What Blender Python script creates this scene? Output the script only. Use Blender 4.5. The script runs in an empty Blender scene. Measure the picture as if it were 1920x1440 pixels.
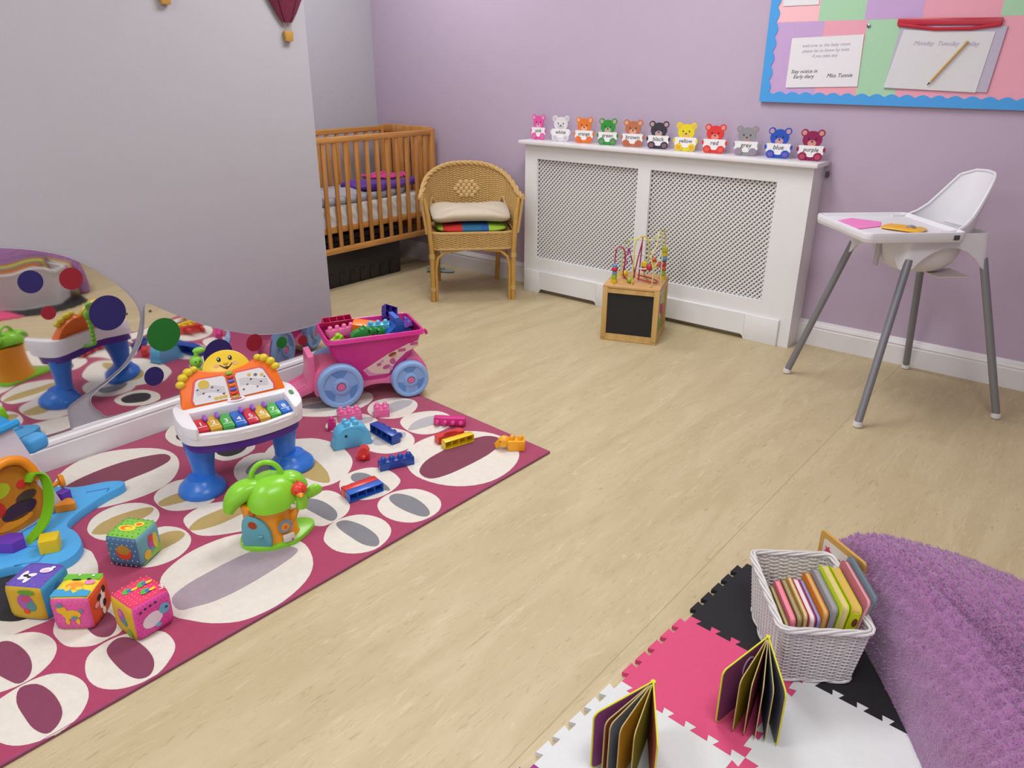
import bpy, bmesh, math, random
from mathutils import Vector, Matrix, Euler
import numpy as np

# ------------------------------------------------------------------ camera, world, lights, exposure
sc = bpy.context.scene
PI = math.pi
cam_data = bpy.data.cameras.new('camera')
cam = bpy.data.objects.new('camera', cam_data)
sc.collection.objects.link(cam)
cam_data.sensor_width = 36.0
cam_data.lens = 36.0 * 1428.0 / 1920.0
cam_data.clip_start = 0.05
def cam_axes(pitch, yaw, roll):
    h = Vector((math.sin(yaw), math.cos(yaw), 0))
    f = h * math.cos(pitch) - Vector((0, 0, math.sin(pitch)))
    rt = f.cross(Vector((0, 0, 1))).normalized(); up = rt.cross(f)
    c, s = math.cos(roll), math.sin(roll)
    return c*rt + s*up, -s*rt + c*up, f
_r, _u, _f = cam_axes(math.radians(22.785), math.radians(-39.318), math.radians(0.283))
cam.matrix_world = Matrix(((_r.x, _u.x, -_f.x, 0), (_r.y, _u.y, -_f.y, 0), (_r.z, _u.z, -_f.z, 1.3), (0, 0, 0, 1)))
sc.camera = cam

world = bpy.data.worlds.new('daylight_world'); sc.world = world; world.use_nodes = True
wb = world.node_tree.nodes['Background']
wb.inputs[0].default_value = (0.90, 0.93, 1.0, 1); wb.inputs[1].default_value = 1.15

def area(name, loc, sx, sy, power, col=(1, 1, 1), rot=(0, 0, 0)):
    l = bpy.data.lights.new(name, 'AREA'); l.shape = 'RECTANGLE'; l.size = sx; l.size_y = sy
    l.energy = power; l.color = col
    o = bpy.data.objects.new(name, l); o.location = loc; o.rotation_euler = rot
    sc.collection.objects.link(o); return o
area('overhead_light', (-1.7, 2.35, 2.54), 0.6, 1.2, 34, (0.98, 0.99, 1.0))
area('overhead_light', (-3.45, 2.95, 2.54), 0.6, 0.6, 20, (0.98, 0.99, 1.0))  # unseen fill light, added to brighten the alcove and the back wall
area('overhead_light', (0.2, 0.6, 2.54), 0.6, 1.2, 30, (0.98, 0.99, 1.0))
area('overhead_light', (-1.7, -0.5, 2.54), 0.6, 1.2, 26, (0.98, 0.99, 1.0))

sc.view_settings.view_transform = 'Standard'
sc.view_settings.look = 'None'
sc.view_settings.gamma = 1.0
sc.view_settings.use_curve_mapping = False
sc.view_settings.exposure = 0.07
rnd = random.Random(7)

# ------------------------------------------------------------------ materials
def lin(h):
    h = h.lstrip('#'); out = []
    for i in (0, 2, 4):
        c = int(h[i:i+2], 16) / 255.0
        out.append(c/12.92 if c <= 0.04045 else ((c+0.055)/1.055)**2.4)
    return (out[0], out[1], out[2], 1)
MATS = {}
def mat(name, col, rough=0.5, var=0.06, vscale=30.0, bump=0.0, bscale=200.0, metal=0.0, spec=0.5, sheen=0.0, alpha=1.0, coat=0.0):
    """procedural material: a noise that mildly varies the colour and roughness, optional noise bump"""
    if name in MATS: return MATS[name]
    m = bpy.data.materials.new(name); m.use_nodes = True
    nt = m.node_tree; b = nt.nodes['Principled BSDF']
    tc = nt.nodes.new('ShaderNodeTexCoord')
    nz = nt.nodes.new('ShaderNodeTexNoise'); nz.inputs['Scale'].default_value = vscale; nz.inputs['Detail'].default_value = 3
    nt.links.new(tc.outputs['Object'], nz.inputs['Vector'])
    c = lin(col)
    mx = nt.nodes.new('ShaderNodeMix'); mx.data_type = 'RGBA'
    mx.inputs[6].default_value = tuple(max(0, x*(1-var)) for x in c[:3]) + (1,)
    mx.inputs[7].default_value = tuple(min(1, x*(1+var)) for x in c[:3]) + (1,)
    nt.links.new(nz.outputs['Fac'], mx.inputs[0]); nt.links.new(mx.outputs[2], b.inputs['Base Color'])
    b.inputs['Roughness'].default_value = rough; b.inputs['Metallic'].default_value = metal
    b.inputs['Specular IOR Level'].default_value = spec
    if sheen: b.inputs['Sheen Weight'].default_value = sheen; b.inputs['Sheen Roughness'].default_value = 0.4
    if coat: b.inputs['Coat Weight'].default_value = coat; b.inputs['Coat Roughness'].default_value = 0.15
    if alpha < 1: b.inputs['Alpha'].default_value = alpha
    if bump:
        n2 = nt.nodes.new('ShaderNodeTexNoise'); n2.inputs['Scale'].default_value = bscale; n2.inputs['Detail'].default_value = 4
        nt.links.new(tc.outputs['Object'], n2.inputs['Vector'])
        bp = nt.nodes.new('ShaderNodeBump'); bp.inputs['Strength'].default_value = bump; bp.inputs['Distance'].default_value = 0.004
        nt.links.new(n2.outputs['Fac'], bp.inputs['Height']); nt.links.new(bp.outputs[0], b.inputs['Normal'])
    MATS[name] = m
    return m
def plast(name, col, rough=0.32): return mat(name, col, rough, 0.03, 12)
def cloth(name, col, sheen=0.2): return mat(name, col, 0.9, 0.08, 60, 0.4, 500, spec=0.2, sheen=sheen)
def paint(name, col, rough=0.45): return mat(name, col, rough, 0.03, 20, 0.05, 120)
def printed(name, col): return mat(name, col, 0.6, 0.03, 50, spec=0.3)
def wood(name, c1, c2, sc3=(40, 4, 40), rough=0.42):
    if name in MATS: return MATS[name]
    m = bpy.data.materials.new(name); m.use_nodes = True; nt = m.node_tree; b = nt.nodes['Principled BSDF']
    tc = nt.nodes.new('ShaderNodeTexCoord'); mp = nt.nodes.new('ShaderNodeMapping'); mp.inputs['Scale'].default_value = sc3
    nz = nt.nodes.new('ShaderNodeTexNoise'); nz.inputs['Scale'].default_value = 1; nz.inputs['Detail'].default_value = 5; nz.inputs['Distortion'].default_value = 0.6
    cr = nt.nodes.new('ShaderNodeValToRGB'); cr.color_ramp.elements[0].position = 0.3; cr.color_ramp.elements[1].position = 0.7
    cr.color_ramp.elements[0].color = lin(c1); cr.color_ramp.elements[1].color = lin(c2)
    nt.links.new(tc.outputs['Object'], mp.inputs['Vector']); nt.links.new(mp.outputs[0], nz.inputs['Vector'])
    nt.links.new(nz.outputs['Fac'], cr.inputs[0]); nt.links.new(cr.outputs[0], b.inputs['Base Color'])
    b.inputs['Roughness'].default_value = rough
    MATS[name] = m; return m
def floor_mat():
    m = bpy.data.materials.new('vinyl_floor'); m.use_nodes = True; nt = m.node_tree; b = nt.nodes['Principled BSDF']
    N, L = nt.nodes.new, nt.links.new
    tc = N('ShaderNodeTexCoord')
    def noise(scale, detail=5, dist=0.0, rough=0.55, off=0.0):
        mp = N('ShaderNodeMapping'); mp.inputs['Scale'].default_value = scale; mp.inputs['Location'].default_value = (off, off*.7, 0)
        nz = N('ShaderNodeTexNoise'); nz.inputs['Scale'].default_value = 1; nz.inputs['Detail'].default_value = detail
        nz.inputs['Distortion'].default_value = dist; nz.inputs['Roughness'].default_value = rough
        L(tc.outputs['Object'], mp.inputs['Vector']); L(mp.outputs[0], nz.inputs['Vector']); return nz
    def ramp(src, p0, c0, p1, c1):
        cr = N('ShaderNodeValToRGB'); cr.color_ramp.elements[0].position = p0; cr.color_ramp.elements[1].position = p1
        cr.color_ramp.elements[0].color = c0; cr.color_ramp.elements[1].color = c1; L(src, cr.inputs[0]); return cr
    base = ramp(noise((9, 1.6, 1), 5, 1.2).outputs['Fac'], 0.33, lin('B6A581'), 0.66, lin('C2B28F'))
    dark = ramp(noise((60, 9.0, 1), 8, 2.2, 0.72, 3.1).outputs['Fac'], 0.55, (0, 0, 0, 1), 0.68, (1, 1, 1, 1))
    mx = N('ShaderNodeMix'); mx.data_type = 'RGBA'; mx.inputs[7].default_value = lin('9C865F')
    ml = N('ShaderNodeMath'); ml.operation = 'MULTIPLY'; ml.inputs[1].default_value = 0.6
    L(dark.outputs[0], ml.inputs[0]); L(ml.outputs[0], mx.inputs[0]); L(base.outputs[0], mx.inputs[6])
    light = ramp(noise((38, 6.0, 1), 8, 1.8, 0.7, 9.3).outputs['Fac'], 0.55, (0, 0, 0, 1), 0.68, (1, 1, 1, 1))
    mx2 = N('ShaderNodeMix'); mx2.data_type = 'RGBA'; mx2.inputs[7].default_value = lin('D0C19F')
    ml2 = N('ShaderNodeMath'); ml2.operation = 'MULTIPLY'; ml2.inputs[1].default_value = 0.6
    L(light.outputs[0], ml2.inputs[0]); L(ml2.outputs[0], mx2.inputs[0]); L(mx.outputs[2], mx2.inputs[6])
    sp = N('ShaderNodeSeparateXYZ'); L(tc.outputs['Object'], sp.inputs[0])      # welded sheet seam running towards the lilac wall
    last = mx2.outputs[2]
    for xs in (-0.705, 1.3):
        a = N('ShaderNodeMath'); a.operation = 'SUBTRACT'; a.inputs[1].default_value = xs; L(sp.outputs[0], a.inputs[0])
        ab = N('ShaderNodeMath'); ab.operation = 'ABSOLUTE'; L(a.outputs[0], ab.inputs[0])
        lt = N('ShaderNodeMath'); lt.operation = 'LESS_THAN'; lt.inputs[1].default_value = 0.0018; L(ab.outputs[0], lt.inputs[0])
        m3 = N('ShaderNodeMix'); m3.data_type = 'RGBA'; m3.inputs[7].default_value = lin('9A835C')
        mm = N('ShaderNodeMath'); mm.operation = 'MULTIPLY'; mm.inputs[1].default_value = 0.55
        L(lt.outputs[0], mm.inputs[0]); L(mm.outputs[0], m3.inputs[0]); L(last, m3.inputs[6]); last = m3.outputs[2]
    L(last, b.inputs['Base Color']); b.inputs['Roughness'].default_value = 0.5; b.inputs['Specular IOR Level'].default_value = 0.35
    return m

# ------------------------------------------------------------------ mesh builder
def RZ(a): return Matrix.Rotation(a, 4, 'Z')
def RX(a): return Matrix.Rotation(a, 4, 'X')
def RY(a): return Matrix.Rotation(a, 4, 'Y')
def TR(x, y, z): return Matrix.Translation((x, y, z))
def SC(x, y, z): return Matrix.Diagonal((x, y, z, 1))
def frame(o, u, v):
    u = Vector(u).normalized(); v = Vector(v); v = (v - u*v.dot(u)).normalized(); n = u.cross(v)
    return Matrix(((u.x, v.x, n.x, o[0]), (u.y, v.y, n.y, o[1]), (u.z, v.z, n.z, o[2]), (0, 0, 0, 1)))
def smooth_closed(pts, n=4):
    out = []; k = len(pts)
    for i in range(k):
        p0, p1, p2, p3 = (Vector(pts[(i+j-1) % k]) for j in range(4))
        for s in range(n):
            t = s/n
            out.append(0.5*((2*p1) + (p2-p0)*t + (2*p0-5*p1+4*p2-p3)*t*t + (3*p1-p0-3*p2+p3)*t**3))
    return [tuple(p) for p in out]
def smooth_open(pts, n=5):
    pts = [Vector(p) for p in pts]; P = [2*pts[0]-pts[1]] + pts + [2*pts[-1]-pts[-2]]; out = []
    for i in range(1, len(P)-2):
        p0, p1, p2, p3 = P[i-1:i+3]
        for s in range(n):
            t = s/n
            out.append(0.5*((2*p1) + (p2-p0)*t + (2*p0-5*p1+4*p2-p3)*t*t + (3*p1-p0-3*p2+p3)*t**3))
    out.append(pts[-1]); return out
def ell(cx, cy, rx, ry, n=24, a=0.0):
    c, s = math.cos(a), math.sin(a)
    return [(cx + rx*math.cos(t)*c - ry*math.sin(t)*s, cy + rx*math.cos(t)*s + ry*math.sin(t)*c) for t in (2*PI*i/n for i in range(n))]
def rrect(cx, cy, w, h, r, n=4):
    out = []
    for qx, qy, a0 in ((1, 1, 0), (-1, 1, PI/2), (-1, -1, PI), (1, -1, 1.5*PI)):
        for i in range(n+1):
            a = a0 + PI/2*i/n; out.append((cx + qx*(w/2-r) + r*math.cos(a), cy + qy*(h/2-r) + r*math.sin(a)))
    return out

def walk(pr):
    """evenly spaced walk round a closed outline: u -> (point, direction)"""
    k = len(pr); per = [0.0]
    for i in range(k): per.append(per[-1] + (Vector(pr[(i+1) % k])-Vector(pr[i])).length)
    def f(u):
        s = (u % 1)*per[-1]; i = 0
        while i < k-1 and per[i+1] < s: i += 1
        a, b = Vector(pr[i]), Vector(pr[(i+1) % k]); d = (b-a)
        return a.lerp(b, (s-per[i])/max(1e-9, per[i+1]-per[i])), (d.normalized() if d.length > 1e-9 else Vector((1, 0)))
    return f
class G:
    def __init__(s): s.bm = bmesh.new(); s.mats = []
    def mi(s, m):
        if m not in s.mats: s.mats.append(m)
        return s.mats.index(m)
    def raw(s, verts, faces, m, M=None):
        k = s.mi(m); vs = [s.bm.verts.new((M @ Vector(v)) if M else v) for v in verts]
        for f in faces:
            try: fc = s.bm.faces.new([vs[i] for i in f]); fc.material_index = k; fc.smooth = True
            except ValueError: pass
        return s
    def box(s, c, d, m, bev=0.0, M=None, seg=2):
        t = bmesh.new(); bmesh.ops.create_cube(t, size=1.0)
        bmesh.ops.scale(t, vec=d, verts=t.verts)
        if bev: bmesh.ops.bevel(t, geom=t.edges[:], offset=min(bev, min(d)*0.49), segments=seg, profile=0.5, affect='EDGES')
        t.verts.index_update()
        X = (M @ TR(*c)) if M else TR(*c)
        s.raw([v.co[:] for v in t.verts], [[v.index for v in f.verts] for f in t.faces], m, X); t.free(); return s
    def taper(s, c, d0, d1, h, m, bev=0.0, M=None):
        """box whose base is d0 and top d1"""
        t = bmesh.new(); bmesh.ops.create_cube(t, size=1.0)
        for v in t.verts:
            d = d1 if v.co.z > 0 else d0
            v.co = Vector((v.co.x*d[0], v.co.y*d[1], (v.co.z+0.5)*h))
        if bev: bmesh.ops.bevel(t, geom=t.edges[:], offset=bev, segments=2, profile=0.5, affect='EDGES')
        t.verts.index_update(); X = (M @ TR(*c)) if M else TR(*c)
        s.raw([v.co[:] for v in t.verts], [[v.index for v in f.verts] for f in t.faces], m, X); t.free(); return s
    def prism(s, poly, z0, z1, m, M=None, bev=0.0):
        n = len(poly)
        A = sum(poly[i][0]*poly[(i+1) % n][1] - poly[(i+1) % n][0]*poly[i][1] for i in range(n))
        if A < 0: poly = poly[::-1]
        if bev:
            c = Vector((sum(p[0] for p in poly)/n, sum(p[1] for p in poly)/n))
            ins = []
            for i in range(n):
                a, b, d = Vector(poly[i-1]), Vector(poly[i]), Vector(poly[(i+1) % n])
                t = (d-a); t = t.normalized() if t.length > 1e-9 else Vector((1, 0)); ins.append(tuple(b + Vector((-t.y, t.x))*bev))
            rings = [(poly, z0), (poly, z1-bev), ([tuple((Vector(p)*0.3+Vector(q)*0.7)) for p, q in zip(ins, poly)], z1-bev*0.3), (ins, z1)]
        else: rings = [(poly, z0), (poly, z1)]
        V = []; F = []
        for r, z in rings: V += [(p[0], p[1], z) for p in r]
        for k in range(len(rings)-1):
            for i in range(n): F.append([k*n+i, k*n+(i+1) % n, (k+1)*n+(i+1) % n, (k+1)*n+i])
        F.append([i for i in range(n)][::-1]); F.append([(len(rings)-1)*n+i for i in range(n)])
        return s.raw(V, F, m, M)
    def disk(s, x, y, rx, ry, m, M=None, a=0.0, z=0.0, t=0.0008, n=20): return s.prism(ell(x, y, rx, ry, n, a), z-0.0005, z+t, m, M)
    def tube(s, pts, r, m, n=8, closed=False, M=None, flat=None):
        pts = [Vector(p) for p in pts]; k = len(pts)
        rs = r if isinstance(r, (list, tuple)) else [r]*k
        V = []; F = []; up = None
        for i in range(k):
            a = pts[i-1] if (i or closed) else pts[i]; b = pts[(i+1) % k] if (i < k-1 or closed) else pts[i]
            t = (b-a); t = t.normalized() if t.length > 1e-9 else Vector((0, 0, 1))
            if up is None: up = Vector((0, 0, 1)) if abs(t.z) < 0.9 else Vector((1, 0, 0))
            u = up - t*up.dot(t)
            if u.length < 1e-6: u = t.orthogonal()
            u.normalize(); w = t.cross(u); up = u
            for j in range(n):
                an = 2*PI*j/n; fu = 1.0 if flat is None else flat
                V.append(tuple(pts[i] + (u*math.cos(an)*fu + w*math.sin(an))*rs[i]))
        for i in range(k if closed else k-1):
            for j in range(n):
                F.append([i*n+j, i*n+(j+1) % n, ((i+1) % k)*n+(j+1) % n, ((i+1) % k)*n+j])
        if not closed: F.append(list(range(n))[::-1]); F.append([(k-1)*n+j for j in range(n)])
        return s.raw(V, F, m, M)
    def lathe(s, prof, m, M=None, n=24):
        V = []; F = []; k = len(prof)
        for r, z in prof:
            for j in range(n): a = 2*PI*j/n; V.append((max(r, 1e-5)*math.cos(a), max(r, 1e-5)*math.sin(a), z))
        for i in range(k-1):
            for j in range(n): F.append([i*n+j, i*n+(j+1) % n, (i+1)*n+(j+1) % n, (i+1)*n+j])
        F.append(list(range(n))[::-1]); F.append([(k-1)*n+j for j in range(n)])
        return s.raw(V, F, m, M)
    def ball(s, c, r, m, M=None, n=14):
        if not isinstance(r, (list, tuple)): r = (r, r, r)
        k = n//2 + 1; prof = [(math.sin(PI*i/(k-1)), -math.cos(PI*i/(k-1))) for i in range(k)]
        X = TR(*c) @ SC(*r); X = (M @ X) if M else X
        return s.lathe(prof, m, X, n)
    def grid(s, P, nu, nv, m, M=None, closed_u=False, thick=0.0):
        """P(u,v) -> point, 0..1; optional thickness gives it a back and rims"""
        cu = nu if closed_u else nu+1
        A = [[Vector(P(i/nu, j/nv)) for i in range(cu)] for j in range(nv+1)]
        V = [tuple(p) for row in A for p in row]; F = []
        for j in range(nv):
            for i in range(nu):
                a, b = i, (i+1) % cu; F.append([j*cu+a, j*cu+b, (j+1)*cu+b, (j+1)*cu+a])
        if thick:
            off = len(V); B = []
            for j in range(nv+1):
                for i in range(cu):
                    i0 = (i-1) % cu if closed_u else max(i-1, 0); i1 = (i+1) % cu if closed_u else min(i+1, cu-1)
                    nrm = (A[j][i1]-A[j][i0]).cross(A[min(j+1, nv)][i]-A[max(j-1, 0)][i])
                    nrm = nrm.normalized() if nrm.length > 1e-12 else Vector((0, 0, 1))
                    B.append(tuple(A[j][i] - nrm*thick))
            V += B
            F += [[q+off for q in f[::-1]] for f in F[:]]
            def rim(seq):
                for a, b in zip(seq[:-1], seq[1:]): F.append([b, a, a+off, b+off])
            rim([i for i in range(cu)] + ([0] if closed_u else []))
            rim(([nv*cu] if closed_u else []) + [nv*cu+i for i in range(cu)][::-1])
            if not closed_u: rim([j*cu for j in range(nv+1)][::-1]); rim([j*cu+cu-1 for j in range(nv+1)])
        return s.raw(V, F, m, M)
    def text(s, string, size, m, M, ext=0.0004, shear=0.0):
        cu = bpy.data.curves.new('t', 'FONT'); cu.body = string; cu.size = size; cu.extrude = ext
        cu.align_x = 'CENTER'; cu.align_y = 'CENTER'; cu.shear = shear; cu.resolution_u = 3
        o = bpy.data.objects.new('t', cu); sc.collection.objects.link(o)
        me = bpy.data.meshes.new_from_object(o.evaluated_get(bpy.context.evaluated_depsgraph_get()))
        s.raw([v.co[:] for v in me.vertices], [list(p.vertices) for p in me.polygons], m, M)
        bpy.data.objects.remove(o); bpy.data.curves.remove(cu); bpy.data.meshes.remove(me); return s
    def out(s, name, parent=None, ang=38, loc=None, rot=None, M=None):
        me = bpy.data.meshes.new(name); bmesh.ops.recalc_face_normals(s.bm, faces=s.bm.faces)
        s.bm.to_mesh(me); s.bm.free()
        for m in s.mats: me.materials.append(m)
        me.set_sharp_from_angle(angle=math.radians(ang))
        o = bpy.data.objects.new(name, me); sc.collection.objects.link(o)
        if parent: o.parent = parent
        if M is not None: o.matrix_world = M
        else:
            if loc: o.location = loc
            if rot: o.rotation_euler = rot
        return o
def tag(o, label=None, cat=None, group=None, kind=None):
    if label: o['label'] = label
    if cat: o['category'] = cat
    if group: o['group'] = group
    if kind: o['kind'] = kind
    return o
def thing(name, label, cat, loc=(0, 0, 0), rz=0.0, group=None, rot=None):
    o = bpy.data.objects.new(name, None); sc.collection.objects.link(o); o.empty_display_size = 0.05
    o.location = loc; o.rotation_euler = rot if rot else (0, 0, rz)
    return tag(o, label, cat, group)
def struct(name, g): return tag(g.out(name), kind='structure')
def weave(g, S, nu, rows, r, amp, m, closed=True, n=5, stake=0.0, vr=(0.0, 1.0)):
    """basket work: strands run along u, in and out of stakes; S(u,v) -> (point, outward normal)"""
    for row in range(rows):
        v = vr[0] + (vr[1]-vr[0])*(row+0.5)/rows; pts = []
        k = nu if closed else nu-1
        for i in range(k*2 + (0 if closed else 1)):
            p, nn = S(i/(2*k), v); sgn = (1 if ((i//2) + row) % 2 else -1) if i % 2 == 0 else 0
            pts.append(Vector(p) + Vector(nn)*amp*sgn)
        g.tube(pts, r, m, n, closed)
    if stake:
        for i in range(nu):
            u = i/nu if closed else i/(nu-1)
            g.tube([S(u, vr[0] + (vr[1]-vr[0])*j/6)[0] for j in range(7)], stake, m, 5)

# ------------------------------------------------------------------ the room
WY = 3.775            # lilac wall
WX = -2.70            # white wall with the mirrors
AX = -4.33            # alcove wall behind the cot
m_white_wall = mat('white_wall_paint', 'B4B2B8', 0.85, 0.02, 8, 0.15, 350, spec=0.2)
m_lilac = mat('lilac_wall_paint', 'B8A7BB', 0.85, 0.02, 8, 0.15, 350, spec=0.2)
m_gloss = paint('white_gloss_paint', 'DFDCDD', 0.3)
m_satin = paint('white_satin_paint', 'E3E3E4', 0.45)
struct('floor', G().box((-1.0, 0.6, -0.03), (8.0, 7.0, 0.06), floor_mat()))
struct('wall_back', G().box((-1.1, WY+0.06, 1.3), (6.8, 0.12, 2.6), m_lilac))
struct('wall_alcove', G().box((AX-0.06, 1.0, 1.3), (0.12, 5.7, 2.6), m_white_wall))
struct('wall_left', G().box(((AX+WX)/2, 0.06, 1.3), (WX-AX, 3.92, 2.6), m_white_wall, 0.004))
struct('wall_right', G().box((2.36, 0.6, 1.3), (0.12, 6.6, 2.6), m_lilac))
struct('ceiling', G().box((-1.0, 0.6, 2.63), (8.0, 7.0, 0.06), mat('ceiling_paint', 'E8E6E4', 0.9, 0.02)))
def skirting(name, M, L):
    prof = [(0, 0), (0.020, 0), (0.020, 0.082), (0.0175, 0.086), (0.0175, 0.092), (0.020, 0.094), (0.016, 0.104), (0.009, 0.110), (0.008, 0.114), (0.006, 0.118), (0, 0.12)]
    V = [(x, 0, z) for x, z in prof] + [(x, L, z) for x, z in prof]; n = len(prof)
    F = [[i, (i+1) % n, (i+1) % n+n, i+n] for i in range(n)] + [list(range(n))[::-1], [i+n for i in range(n)]]
    g = G(); g.raw(V, F, m_gloss, M); o = g.out(name, ang=25); return tag(o, kind='structure')
skirting('baseboard_left', TR(WX, -1.85, 0), 3.87)
def skirt_back():
    prof = [(0, 0), (0.020, 0), (0.020, 0.082), (0.0175, 0.086), (0.0175, 0.092), (0.020, 0.094), (0.016, 0.104), (0.009, 0.110), (0.008, 0.114), (0.006, 0.118), (0, 0.12)]
    n = len(prof); V = [(-4.30, WY-x, z*1.04) for x, z in prof] + [(2.30, WY-x, z*1.04) for x, z in prof]
    F = [[i, (i+1) % n, (i+1) % n+n, i+n] for i in range(n)] + [list(range(n))[::-1], [i+n for i in range(n)]]
    g = G(); g.raw(V, F, m_gloss); tag(g.out('baseboard_back', ang=25), kind='structure')
skirt_back()

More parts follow.
